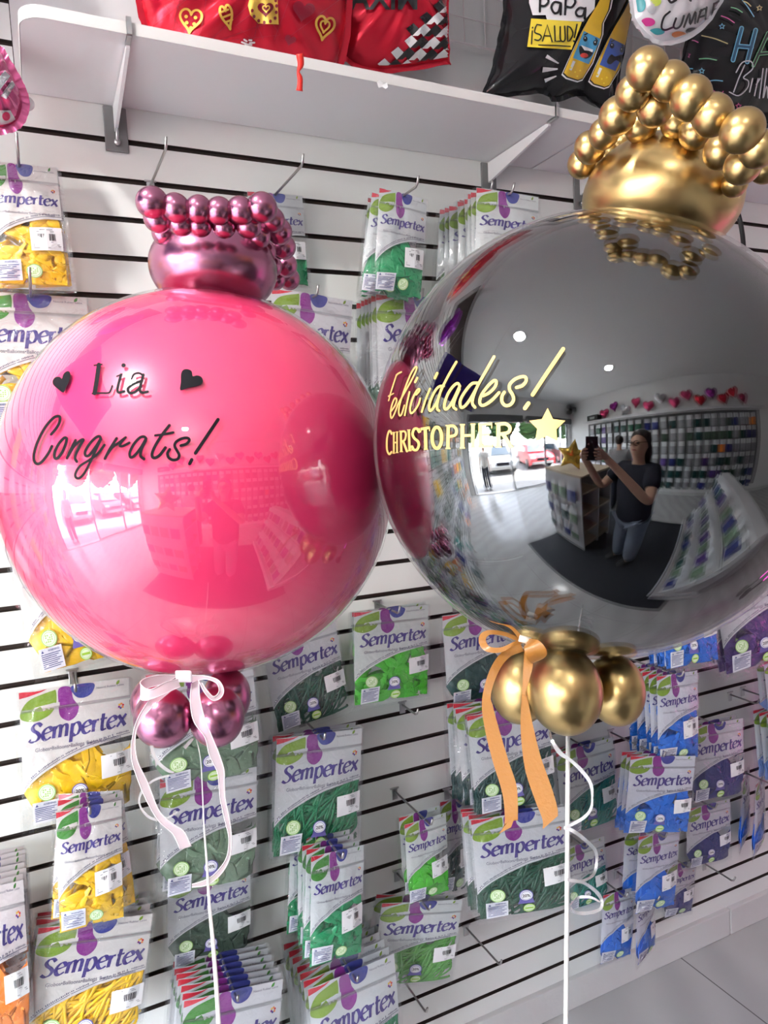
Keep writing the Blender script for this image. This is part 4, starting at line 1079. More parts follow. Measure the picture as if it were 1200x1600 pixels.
def heart2d(cx, cy, w_, h_, ang=0, n=24):
    pts = []
    for i in range(n):
        t = 2 * PI * i / n; x = 16 * math.sin(t) ** 3 / 32; y = -(13 * math.cos(t) - 5 * math.cos(2 * t) - 2 * math.cos(3 * t) - math.cos(4 * t)) / 30
        pts.append((cx + (x * w_) * math.cos(ang) - (y * h_) * math.sin(ang), cy + x * w_ * math.sin(ang) + y * h_ * math.cos(ang)))
    return pts
fr = Foil([(222, -8), (232, 40), (262, 84), (330, 120), (420, 140), (490, 138), (524, 108), (540, 40), (538, -60), (500, -150), (385, -180), (270, -150), (226, -80)], .16, .085, 'foil_balloon', 'round red foil balloon with gold heart outlines lying on the shelf', F_RED, wr=.010, zmin=2.363)
m = MB()
sc, ox, oy = 2.4, 220, 0
for i in range(14):
    a = i * .9; fr.px(m, stroke2d([(60 + i * 45, -20), (60 + i * 45 + 170 * math.cos(a), 60 + 90 * math.sin(a)), (20 + i * 40, 150)], 1.6, smooth=False, caps=False, n=4), 1, .0012, ox, oy, sc)
for (cx, cy, w_, h_, an, mi) in ((187, 72, 82, 92, .1, 0), (322, 58, 44, 96, -.25, 0), (690, 100, 70, 92, .2, 0)):
    fr.px(m, stroke2d(heart2d(cx, cy, w_, h_, an), 9, closed=True, n=2), mi, .0018, ox, oy, sc)
for q in [(170, 62), (205, 66), (172, 85), (200, 90), (188, 105)]: fr.px(m, disc2d(q[0], q[1], 7, 7, 10), 0, .0018, ox, oy, sc)
for q in [(315, 40), (325, 58), (330, 78)]: fr.px(m, stroke2d([(q[0] - 14, q[1] + 6), (q[0] + 12, q[1] - 4)], 8, smooth=False), 0, .0018, ox, oy, sc)
fr.px(m, stroke2d(heart2d(690, 98, 34, 46, .2), 7, closed=True, n=2), 0, .0018, ox, oy, sc)
fr.px(m, fan2d([(402, 20), (412, -20), (512, -24), (517, 92), (440, 88), (410, 55)], 5), 0, .0018, ox, oy, sc)
fr.px(m, fan2d(heart2d(468, 34, 60, 58, 0), 2), 2, .0022, ox, oy, sc); fr.px(m, stroke2d(heart2d(470, 32, 26, 26), 5, closed=True, n=2), 0, .0026, ox, oy, sc)
for q in [(418, 40), (425, 62), (442, 78), (463, 84), (486, 80), (504, 68), (508, 46), (509, 22), (506, 2)]: fr.px(m, disc2d(q[0], q[1], 5.5, 7, 10), 2, .0024, ox, oy, sc)
for (cx, cy, w_, an) in ((610, 40, 85, .2), (560, 150, 44, .3)): fr.px(m, fan2d(heart2d(cx, cy, w_, w_ * .95, an), 2), 2, .0016, ox, oy, sc)
for a in range(5): fr.px(m, stroke2d([(395 + 16 * math.cos(a * 1.256 + .5), 157 + 9 * math.sin(a * 1.256 + .5)), (410 + 16 * math.cos(a * 1.256), 160 + 9 * math.sin(a * 1.256))], 7, smooth=False), 3, .0018, ox, oy, sc)
world_part(m, 'heart_print', [P_GOLD, P_DRED, P_DRED, P_WHT], fr.root)
m = MB()
pts = [at_dist(x, y, 1.47) for x, y in ((468, 84), (470, 100), (466, 112), (469, 124), (468, 142))]
m.tube(catmull(pts, 4), [.0062, .0062, .0060, .0058, .0056, .005, .004, .0030, .0026, .003, .004, .0046, .0048, .0048, .0048, .005, .0062], 10)
m.v = [(v[0], v[1], v[2]) for v in m.v]; world_part(m, 'filling_tail', mat('tail_red', (.85, .03, .02), .4), fr.root, True)

f2 = Foil([(512, -10), (526, 60), (552, 96), (600, 106), (690, 94), (697, 88), (694, 20), (702, -90), (690, -130), (600, -140), (520, -120)], .10, .075, 'foil_balloon', 'red foil balloon with black and white chequered corner behind the round red one', F_RED, wr=.012, zmin=2.363)
m = MB()
for i in range(7):
    for j in range(9):
        x0 = 590 + i * 18 + j * 3; y0 = 100 - j * 19 + i * 1
        if x0 < 590 + (100 - y0) * .95 - 8 and y0 < 92 or x0 > 694: continue
        f2.px(m, ([(x0, y0), (x0 + 11, y0 - 9), (x0 + 20, y0), (x0 + 9, y0 + 11)], [(0, 1, 2, 3)]), (i + j) % 2, .0016)
        f2.px(m, ([(x0 + 9, y0 + 11), (x0 + 20, y0), (x0 + 29, y0 + 2), (x0 + 18, y0 + 11)], [(0, 1, 2, 3)]), (i + j + 1) % 2, .0014)
world_part(m, 'chequer_print', [P_WHT, P_BLK], f2.root)
m = MB(); vs, fs = fit_text('AXIM', 546, -12, 106, 40, .02)
f2.px(m, ([Vector((p.x, 14 - (p.y + 12) * .9)) for p in vs], fs), 1, .0024)
for q in ((540, 62), (528, 58), (534, 70)): f2.px(m, disc2d(q[0], q[1], 2, 2, 8), 0, .002)
world_part(m, 'foil_lettering', [P_WHT, P_BLK], f2.root)

f3 = Foil([(796, -60), (792, 20), (784, 60), (772, 110), (760, 146), (800, 146), (850, 140), (868, 152), (905, 142), (930, 160), (956, 166), (966, 100), (984, 10), (990, -70), (970, -110), (880, -80), (810, -100)], .12, .07, 'foil_balloon', 'black pillow foil balloon with two bottle faces and a yellow SALUD banner', F_BLK, sm=5, wr=.004, zmin=2.363)
m = MB(); o = dict(ox=740, oy=0, sc=4.444)
f3.px(m, fan2d([(385, 20), (388, -120), (850, -120), (840, 60), (760, 150), (510, 138), (500, 105), (410, 105)], 6), 1, .0014, **o)
f3.px(m, fan2d([(400, 128), (752, 152), (680, 345), (372, 325)], 6), 2, .0018, **o)
for st, wd in (([(430, 190), (425, 225), (460, 240), (470, 260), (450, 280), (425, 275)], 10), ([(470, 175), (440, 170), (428, 195)], 10),
               ([(478, 285), (512, 172), (545, 288)], 10), ([(490, 248), (535, 250)], 9), ([(562, 180), (566, 286), (600, 286)], 10), ([(602, 185), (602, 270), (620, 288), (636, 270), (632, 182)], 10),
               ([(652, 182), (655, 288), (690, 240), (675, 195), (652, 182)], 10), ([(718, 170), (700, 260)], 11), ([(697, 284), (696, 288)], 11), ([(408, 215), (402, 305)], 9), ([(410, 190), (409, 194)], 10), ([(452, 312), (560, 315), (672, 322)], 8)):
    f3.px(m, stroke2d(st, wd, n=3, smooth=len(st) > 3), 0, .0024, **o)
for st in ([(462, -20), (460, 80)], [(462, -10), (500, -25), (520, 10), (495, 40), (465, 40)], [(600, 20), (560, 15), (540, 50), (560, 90), (590, 80), (606, 20), (604, 100)],
           [(640, -20), (635, 100)], [(640, -5), (690, -25), (705, 15), (680, 50), (640, 45)], [(770, 60), (735, 55), (710, 85), (725, 112), (760, 105), (776, 50), (772, 130)], [(735, -60), (775, -90)]):
    f3.px(m, stroke2d(st, 16, n=4, smooth=len(st) > 3), 0, .0024, **o)
for q in ([(512, 378), (594, 438), (586, 444), (498, 402)], [(482, 466), (584, 474), (584, 484), (476, 504)], [(490, 548), (574, 524), (576, 532), (498, 574)]): f3.px(m, fan2d(q, 2), 3, .0018, **o)
def bottle(dx, dy, sh, lab, mous):
    T_ = lambda p: (p[0] + dx + sh * (p[1] - 300) * 0, p[1] + dy)
    ol = [(610, 520), (650, 430), (745, 230), (800, 130), (870, 20), (930, -90), (985, -90), (955, 60), (905, 160), (900, 240), (830, 440), (755, 560), (720, 572), (640, 548)]
    f3.px(m, fan2d([T_(p) for p in ol], 6), 1, .0016, **o)
    f3.px(m, fan2d([T_((p[0] + (765 - p[0]) * .055, p[1] + (250 - p[1]) * .03)) for p in ol], 6), 0, .0020, **o)
    f3.px(m, fan2d([T_((p[0] + (765 - p[0]) * .11, p[1] + (250 - p[1]) * .055)) for p in ol], 6), 4, .0024, **o)
    f3.px(m, fan2d([T_(p) for p in ((765, 215), (882, 272), (800, 446), (690, 402))], 5), lab, .0030, **o)
    for q in ((776, 270), (845, 298)): f3.px(m, disc2d(*T_(q), 15, 19, 12), 0, .0034, **o); f3.px(m, disc2d(T_(q)[0] - 2, T_(q)[1] - 6, 4, 5, 8), 1, .0038, **o)
    f3.px(m, stroke2d([T_((770, 242)), T_((790, 232))], 9, smooth=False), 0, .0034, **o); f3.px(m, stroke2d([T_((848, 268)), T_((860, 285))], 9, smooth=False), 0, .0034, **o)
    if mous:
        f3.px(m, fan2d(catmull([T_(p) for p in ((740, 380), (770, 330), (800, 345), (850, 330), (850, 390), (805, 370), (765, 400))], 3, True), 3), 0, .0034, **o)
    else:
        f3.px(m, fan2d(catmull([T_(p) for p in ((735, 320), (780, 335), (830, 350), (820, 385), (780, 408), (740, 380))], 3, True), 3), 0, .0034, **o)
        f3.px(m, fan2d([T_(p) for p in ((745, 312), (830, 345), (826, 364), (800, 352), (770, 350))], 2), 1, .0038, **o)
        f3.px(m, disc2d(*T_((768, 385)), 28, 17, 12), 5, .0038, **o)
    for q in ((675, 470), (705, 500), (740, 490), (720, 530)): f3.px(m, disc2d(*T_(q), 7, 7, 8), 2, .0034, **o)
    f3.px(m, fan2d([T_(p) for p in ((690, 420), (708, 428), (680, 490), (664, 484))], 1), 1, .0032, **o)
bottle(185, 48, 0, 7, True); bottle(0, 0, 0, 6, False)
world_part(m, 'bottle_print', [P_BLK, P_WHT, P_YEL, P_WHT, P_BEER, mat('print_tongue', (.65, .06, .04), .4), P_CYAN, P_NAVY], f3.root)

f4 = Foil([(990, 10), (996, 34), (1020, 58), (1045, 63), (1080, 50), (1112, 20), (1140, -40), (1130, -110), (1060, -150), (1000, -110), (984, -50)], .27, .06, 'foil_balloon', 'round white foil balloon with coloured dots and black CUMPLEA writing, top right', F_WHT, wr=.002)
m = MB(); o = dict(ox=970, oy=0, sc=5.217)
for (cx, cy, rx, ry, mi) in ((158, 40, 46, 60, 1), (285, 10, 45, 40, 6), (222, 180, 58, 36, 2), (295, 258, 64, 28, 1), (475, 284, 60, 28, 3), (590, 255, 62, 30, 0), (250, 60, 40, 50, 4)):
    f4.px(m, disc2d(cx, cy, rx, ry, 20, 3), mi, .0016, **o)
for st in ([(400, 95), (352, 140), (332, 220), (360, 245), (420, 225)], [(450, 150), (430, 215), (455, 232), (490, 205), (515, 130)], [(515, 220), (560, 110), (565, 200), (610, 95), (605, 190)],
           [(625, 180), (655, 80)], [(645, 95), (690, 70), (690, 120), (645, 140)], [(700, 60), (690, 160), (740, 145)], [(760, 30), (745, 130), (795, 110)], [(758, 80), (795, 68)], [(762, 32), (800, 10)], [(805, 105), (840, 0), (870, 70)], [(815, 65), (862, 45)]):
    f4.px(m, stroke2d(st, 17, n=4, smooth=len(st) > 3), 0, .0034, **o)
f4.px(m, stroke2d([(385, -10), (410, 20), (450, 0)], 20), 0, .0024, **o); f4.px(m, stroke2d([(560, -10), (570, 5)], 20, smooth=False), 0, .0024, **o)
world_part(m, 'dot_print', [P_BLK, P_TEAL, P_MAG, P_ORG, mat('print_silver', (.6, .6, .62), .25, metal=.5), P_YEL, mat('print_lime', (.45, .55, .08), .3)], f4.root)

f5 = Foil([(1068, 100), (1068, 130), (1082, 160), (1120, 190), (1180, 196), (1260, 170), (1290, 90), (1270, 0), (1210, -40), (1140, -20), (1090, 30)], .12, .075, 'foil_balloon', 'round black foil balloon with neon-style birthday lettering, top right corner', F_BLK)
m = MB(); o = dict(ox=970, oy=0, sc=5.217)
for st in ([(985, 230), (915, 490)], [(1100, 245), (1030, 505)], [(950, 375), (1065, 385)]):
    f5.px(m, stroke2d(st, 38, n=4, smooth=False), 0, .0016, **o); f5.px(m, stroke2d(st, 22, n=4, smooth=False), 1, .0020, **o)
for st in ([(1080, 535), (1200, 270)], [(1200, 270), (1260, 540)], [(1120, 440), (1230, 430)]):
    f5.px(m, stroke2d(st, 30, n=4, smooth=False), 5, .0016, **o); f5.px(m, stroke2d(st, 18, n=4, smooth=False), 2, .0020, **o)
for st in ([(1010, 530), (960, 640), (920, 750)], [(940, 590), (990, 510), (1060, 500), (1075, 560), (1000, 630), (1040, 660), (1030, 720), (960, 780), (885, 750)], [(1075, 640), (1050, 750)], [(1120, 640), (1090, 780)], [(1105, 690), (1135, 640)], [(1160, 560), (1130, 800)], [(1190, 560), (1160, 800), (1190, 700), (1200, 800)]):
    f5.px(m, stroke2d(st, 10, n=4, smooth=len(st) > 3), 4, .0024, **o)
NEONM = [P_NEON, mat('print_deep_blue', (.02, .09, .18), .3), P_BLK, P_PINKN, P_LINE, P_GRN, mat('print_neon_cream', (.75, .62, .30), .3)]
world_part(m, 'birthday_lettering', NEONM, f5.root); m = MB()
for (a, b, mi) in (((990, 0), (1085, 135), 0), ((820, 130), (925, 185), 3), ((660, 290), (870, 355), 6), ((700, 665), (830, 660), 0), ((560, 330), (630, 345), 3), ((640, 480), (780, 490), 5), ((530, 575), (585, 560), 0), ((1000, 10), (1060, 50), 6), ((900, 60), (990, 100), 5)):
    f5.px(m, stroke2d([a, ((a[0] + b[0]) / 2, (a[1] + b[1]) / 2 - 8), b], 9, n=4), mi, .0018, **o)
def star5(cx, cy, r_): return [(cx + (r_ if i % 2 == 0 else r_ * .45) * math.sin(i * PI / 5), cy - (r_ if i % 2 == 0 else r_ * .45) * math.cos(i * PI / 5)) for i in range(10)]
for (cx, cy, mi) in ((825, 215, 0), (660, 578, 0), (545, 450, 3), (960, 865, 3), (1130, 65, 6)): f5.px(m, stroke2d(star5(cx, cy, 24), 7, closed=True, n=1, smooth=False), mi, .0018, **o)
f5.px(m, stroke2d([(720, 760), (760, 740), (770, 780), (735, 790), (730, 750), (800, 780), (835, 745)], 7), 3, .0018, **o)
world_part(m, 'neon_print', NEONM, f5.root)

f6 = Foil([(-2, 82), (10, 100), (24, 128), (33, 150), (34, 168), (26, 188), (5, 198), (-40, 200), (-90, 170), (-90, 110), (-40, 84)], .16, .05, 'foil_balloon', 'pink and silver striped foil balloon at the left edge beside the shelf', mat('foil_pink', (.62, .12, .28), .15, metal=.7, bump=(9, .12)))
m = MB(); o = dict(ox=0, oy=60, sc=8)
f6.px(m, fan2d([(-40, 520), (60, 400), (130, 470), (-10, 660), (-60, 640)], 3), 0, .0016, **o); f6.px(m, fan2d([(10, 720), (150, 520), (190, 580), (80, 760)], 3), 0, .0016, **o)
f6.px(m, disc2d(78, 975, 50, 55, 16, 2), 1, .0020, **o); f6.px(m, fan2d([(-60, 900), (130, 900), (200, 1020), (40, 1110), (-60, 1090)], 3), 0, .0014, **o)
world_part(m, 'stripe_print', [mat('print_silver_bright', (.62, .66, .68), .2, metal=.4), mat('print_crimson', (.55, .01, .10), .3)], f6.root)
m = MB(); m.lathe([(.001, 0), (.016, 0), (.016, .003), (.001, .003)], at_off(38, 162, .15), 18, rot=Matrix.Rotation(1.2, 3, 'X')); world_part(m, 'valve_tab', P_WHT, f6.root, True)

# ------------------------------------------------------------------ the rest of the shop, seen mirrored in the bubbles
t = thing('floor_mat', (.03, -.64, 0), 'large black rubber floor mat mirrored low in the black bubble', 'mat')
m = MB(); m.box(-1.06, 1.06, -.96, .96, .001, .009); bevel(m.build('mat_sheet', mat('mat_rubber', (.014, .016, .022), .75, bump=(60, .4)), t), .003)
# hanging blue banner at the left
t = thing('hanging_banner', (-.36, .9, 1.9), 'blue banner hanging from the ceiling at the left, mirrored in both bubbles', 'banner')
BNR = mat('banner_blue', (.045, .03, .42), .3, coat=.3)
m = MB(); vs = []; fs = []
for i in range(13):
    for j in range(7):
        a, b = i / 12, j / 6; p = Vector((-.20, 1.10, 2.25)).lerp(Vector((-.42, .66, 2.14)), a).lerp(Vector((-.28, 1.14, 2.0)).lerp(Vector((-.50, .70, 1.89)), a), b)
        p.x += .008 * math.sin(a * 9 + b * 2); vs.append(p)
for i in range(12):
    for j in range(6): fs.append((i * 7 + j, i * 7 + j + 1, i * 7 + j + 8, i * 7 + j + 7))
m.add(vs, fs); o = world_part(m, 'banner_sheet', BNR, t, True); so = o.modifiers.new('solid', 'SOLIDIFY'); so.thickness = .002
m = MB(); m.tube([(-.20, 1.10, 2.25), (-.20, 1.10, ZC)], .0015, 6); m.tube([(-.42, .66, 2.14), (-.42, .66, ZC)], .0015, 6); world_part(m, 'cord', WHITEP, t)
f7 = Foil([(-330, -330), (-120, -360), (-60, -240), (-90, -120), (-200, -80), (-330, -140)], .22, .09, 'foil_balloon', 'purple foil balloon high on the wall, mirrored in the black bubble\'s upper left', foilm('foil_purple', (.30, .03, .42), .15))

# gondola with peg end panel and shelves
t = thing('gondola_shelf', (-.70, -.57, 0), 'white shop gondola with wooden shelves and a pegged end panel, mirrored in the black bubble', 'shelf unit')
GW = mat('gondola_white', (.62, .62, .64), .5); WOODS = mat('shelf_beech', (.62, .50, .36), .45, vary=.1)
m = MB(); m.box(-.34, -.31, -.28, .27, .08, 1.22); m.box(-.34, .34, -.02, .0, .08, 1.22); m.build('back_panel', GW, t)
m = MB(); m.box(-.34, .34, .27, .29, .05, 1.26); bevel(m.build('end_panel', GW, t), .004)
m = MB(); m.box(-.34, .34, -.29, -.27, .05, 1.26); bevel(m.build('end_panel', GW, t), .004)
for z in (.16, .46, .76, 1.06): m = MB(); m.box(-.31, .345, -.27, .27, z, z + .022); bevel(m.build('shelf_board', WOODS, t), .003)
m = MB(); m.box(-.35, .35, -.295, .295, 1.26, 1.285); bevel(m.build('top_board', WOODS, t), .004)
for x in (-.3, .3):
    for y in (-.25, .25): m = MB(); m.tube([(x, y, 0), (x, y, .06)], .02, 12); m.build('foot', BLACK, t)
def small_pack(loc, col, label, group, rz=0., tilt=0., sc=1.0):
    key = 'sp_' + col
    if key not in TXT:
        m = MB(); vs = []; fs = []
        for side in (-1, 1):
            o = len(vs)
            for i in range(7):
                for j in range(9):
                    u, v = i / 6, j / 8; d = .012 * max(0, 1 - abs(2 * u - 1) ** 2) * (1.0 if v < .6 else .3) * min(1, v * 6) * (1 - v) ** .3
                    vs.append(((u - .5) * .13, side * d, (v - 1) * .24))
            m.add(vs[o:], [])
            for i in range(6):
                for j in range(8): m.f.append((o + i * 9 + j, o + (i + 1) * 9 + j, o + (i + 1) * 9 + j + 1, o + i * 9 + j + 1)); m.m.append(0 if j > 4 else 1)
        TXT[key] = m.mesh('balloon_pouch', [PANEL['grey'], LATEX[col]], True)
    o = link('balloon_pouch', TXT[key]); o.location = loc; o.rotation_euler = (tilt, 0, rz); o.scale = (sc,) * 3
    return tag(o, label, 'balloon pack', group)
rn = random.Random(3)
for i in range(4):
    for j in range(3):
        small_pack((-.95 + i * .16, -.245, 1.2 - j * .33), rn.choice(('grey', 'indigo', 'petrol', 'sage')), 'small pack hanging on the gondola end panel, mirrored in the black bubble', 'packs on the gondola end panel')
# foil star on the gondola
def foil_shape(poly, T, name, label, mt, group=None):
    """closed foil pillow in the local x-z plane"""
    poly = [Vector(p) for p in poly]; c = sum(poly, Vector((0, 0))) / len(poly); m = MB(); k = len(poly); K = 7
    for side in (-1, 1):
        vs = [(c.x, side * T, c.y)]
        for r_ in range(1, K + 1):
            q = (r_ / K) ** .8
            for p in poly: a = c.lerp(p, q); vs.append((a.x, side * T * max(0, 1 - q ** 2.2) ** .6, a.y))
        fs = []
        for i in range(k):
            j = (i + 1) % k; fs.append((0, 1 + i, 1 + j) if side > 0 else (0, 1 + j, 1 + i))
            for r_ in range(K - 1): a = 1 + r_ * k; f = (a + i, a + k + i, a + k + j, a + j); fs.append(f if side > 0 else f[::-1])
        m.add(vs, fs)
    return tag(m.build(name, mt, None, True), label, 'foil balloon', group)
st = []
for i in range(10):
    r_ = .2 if i % 2 == 0 else .10
    st.append((r_ * math.sin(i * PI / 5), r_ * math.cos(i * PI / 5)))
st2 = [tuple(Vector(st[i]).lerp(Vector(st[(i + 1) % 10]), q)) for i in range(10) for q in (0, .33, .66)]
o = foil_shape(st2, .06, 'foil_balloon', 'gold star foil balloon on top of the gondola, mirrored in the black bubble', foilm('foil_gold', (.75, .50, .10), .2))
o.location = (-.62, -.42, 1.47); o.rotation_euler = (0, .2, -.7)
# low slanted rack at the right
t = thing('slanted_rack', (1.15, -.72, 0), 'low white slanted rack full of packs, mirrored at the black bubble\'s lower right', 'rack')
m = MB(); m.prism([(-.26, .12), (.26, .12), (.26, 1.05), (.10, 1.05)], 1, -.8, .8); m.v = [(v[0], v[1], v[2]) for v in m.v]; bevel(m.build('slanted_panel', GW, t), .006)
m = MB(); m.box(-.34, .28, -.84, .84, .03, .12); bevel(m.build('base_tray', GW, t), .008)
m = MB(); m.box(-.345, -.335, -.84, .84, .12, .17); bevel(m.build('front_lip', GW, t), .003)
for i in range(4):
    m = MB(); z = .32 + i * .22; x = -.26 + (z - .12) / .93 * .36; m.tube([(x - .012, -.78, z), (x - .012, .78, z)], .005, 8); m.build('rail', WIRE, t)
for i in range(9):
    for j in range(3):
        z = .40 + j * .30; x = 1.15 - .26 + (z - .12) / .93 * .36 - .06
        small_pack((x, -1.4 + i * .17, z + .06), rn.choice(('grey', 'dark_sage', 'sage', 'petrol', 'indigo', 'purple')), 'small pack crowded on the slanted rack, mirrored at the lower right of the black bubble', 'packs on the slanted rack', PI / 2 + rn.gauss(0, .12), .36)
# opposite wall: packs, shelf, hearts, box
for r_ in range(6):
    z = 2.16 - r_ * .325
    for i in range(23):
        small_pack((-2.35 + i * .235 + rn.gauss(0, .012), YF + .10, z), rn.choice(('grey', 'grey', 'petrol', 'dark_sage', 'indigo', 'grey', 'petrol', 'purple', 'grey', 'forest', 'orange' if i % 5 == 2 else 'grey')), 'pack hanging on the opposite wall, mirrored in the black bubble', 'packs on the opposite wall', rn.gauss(0, .12), 0, 1.28)
for i in range(11):
    for r_ in range(6):
        if (i * 7 + r_ * 3) % 9 == 0: continue
        small_pack((-.42 - i * .27 + rn.gauss(0, .01), YB - .10, 2.05 - r_ * .335), rn.choice(('orange', 'yellow', 'grey', 'purple', 'indigo', 'petrol', 'dark_sage', 'teal')), 'pack on the slatwall beyond the left edge, mirrored along the bubbles\' left rims', 'packs beyond the left edge', rn.gauss(0, .1), 0, 1.3)
m = MB(); m.box(-2.6, 3.2, YF, YF + .014, .25, 2.24); struct(m.build('trim_4', mat('added_dark_panel', (.16, .16, .165), .5)))  # dark sheet added behind the packs to darken the opposite wall
t = thing('pack_rails', (-.2, YF + .01, 0), 'white rails carrying the packs of the opposite wall, mirrored', 'rail')
for r_ in range(6):
    m = MB(); m.box(-2.2, 3.2, .006, .03, 2.16 - r_ * .325 - .002, 2.16 - r_ * .325 + .012); m.build('rail', GREYP, t)
t = thing('wall_shelf', (.3, YF + .14, 2.28), 'white shelf along the opposite wall under the heart balloons, mirrored', 'shelf')
m = MB(); m.box(-2.9, 3.0, -.135, .14, 0, .02); m.build('board', SHELF, t)
m = MB(); m.box(-2.9, 3.0, .14, .146, -.03, .03); m.build('price_rail', GW, t)
t = thing('cardboard_box', (-2.2, YF + .16, 2.30), 'black box on the opposite wall\'s shelf, mirrored in the black bubble', 'box')
m = MB(); m.box(-.22, .22, -.12, .12, 0, .2); bevel(m.build('carton', mat('box_black', (.02, .022, .02), .5), t), .004)
m = MB(); m.box(-.1, .1, .1205, .1215, .06, .14); m.build('printed_label', mat('box_print', (.3, .33, .3), .5), t)
hp = [(p[0], -p[1]) for p in heart2d(0, 0, .34, .34, 0, 30)]
HC = [foilm('foil_rose', (.55, .05, .14), .16), foilm('foil_silver', (.55, .55, .57), .16), foilm('foil_plum', (.30, .03, .25), .16), F_RED]
for i in range(13):
    ci = (0, 2, 1, 0, 0, 1, 0, 0, 3, 2, 3, 3, 0)[i]
    o = foil_shape(hp, .07, 'foil_balloon', '%s heart foil balloon above the opposite wall\'s shelf, mirrored' % ('rose red', 'silver', 'plum', 'bright red')[ci], HC[ci], '%s heart balloons' % ('rose', 'silver', 'plum', 'red')[ci])
    o.location = (-1.8 + i * .36, YF + .14, 2.52 + .16 * (i % 2)); o.rotation_euler = (0, rn.gauss(0, .25), rn.gauss(0, .2))
# wall fan in the storefront corner
t = thing('wall_fan', (-3.25, -2.7, 2.92), 'black wall fan above the storefront, mirrored next to the gold star', 'fan', rz=-.75)
t.scale = (1.3, 1.3, 1.3)
m = MB()
for i in range(7):
    r_ = .03 + i * .028; m.tube([(r_ * math.cos(a), .06 - .03 * (i / 6) ** 2, r_ * math.sin(a)) for a in [2 * PI * j / 28 for j in range(28)]], .0022, 5, closed=True)
for i in range(24):
    a = 2 * PI * i / 24; m.tube([(.02 * math.cos(a), .065, .02 * math.sin(a)), (.12 * math.cos(a), .055, .12 * math.sin(a)), (.2 * math.cos(a), .03, .2 * math.sin(a)), (.2 * math.cos(a), -.04, .2 * math.sin(a))], .0018, 4)
m.build('cage', BLACK, t)
for i in range(3):
    a = 2 * PI * i / 3; m = MB(); vs = []
    for q in range(6):
        rr = .03 + .14 * q / 5; wd = .03 + .05 * math.sin(PI * (q + 1) / 7)
        for s_ in (-1, 1): vs.append(((rr) * math.cos(a) - s_ * wd * math.sin(a), s_ * .018, rr * math.sin(a) + s_ * wd * math.cos(a)))
    m.add(vs, [(2 * q, 2 * q + 1, 2 * q + 3, 2 * q + 2) for q in range(5)]); o = m.build('blade', GREYP, t, True); so = o.modifiers.new('solid', 'SOLIDIFY'); so.thickness = .003
m = MB(); m.tube([(0, -.15, 0), (0, .03, 0)], [.05, .035], 16); m.build('motor', BLACK, t); m = MB(); m.tube([(0, -.12, 0), (0, -.22, -.05), (0, -.3, -.02)], .018, 10); m.build('bracket', BLACK, t)

# ------------------------------------------------------------------ people
def skin(name, verts, edges, mt, parent, sub=2, root=0):
    me = bpy.data.meshes.new(name); me.from_pydata([v[0] for v in verts], edges, []); me.materials.append(mt)
    o = link(name, me, parent); mo = o.modifiers.new('skin', 'SKIN'); mo.use_smooth_shade = True
    for i, v in enumerate(verts):
        sv = me.skin_vertices[0].data[i]; r_ = v[1]; sv.radius = r_ if isinstance(r_, tuple) else (r_, r_); sv.use_root = (i == root)
    sd = o.modifiers.new('sub', 'SUBSURF'); sd.levels = sub; sd.render_levels = sub
    return o
SKIN = mat('skin', (.56, .33, .23), .5); HAIR = mat('dark_hair', (.018, .012, .010), .45); JEAN = mat('grey_jeans', (.20, .24, .32), .8, bump=(200, .2)); NAVY = mat('navy_cotton', (.012, .014, .028), .85); SHOE = mat('dark_shoe', (.03, .03, .03), .5)
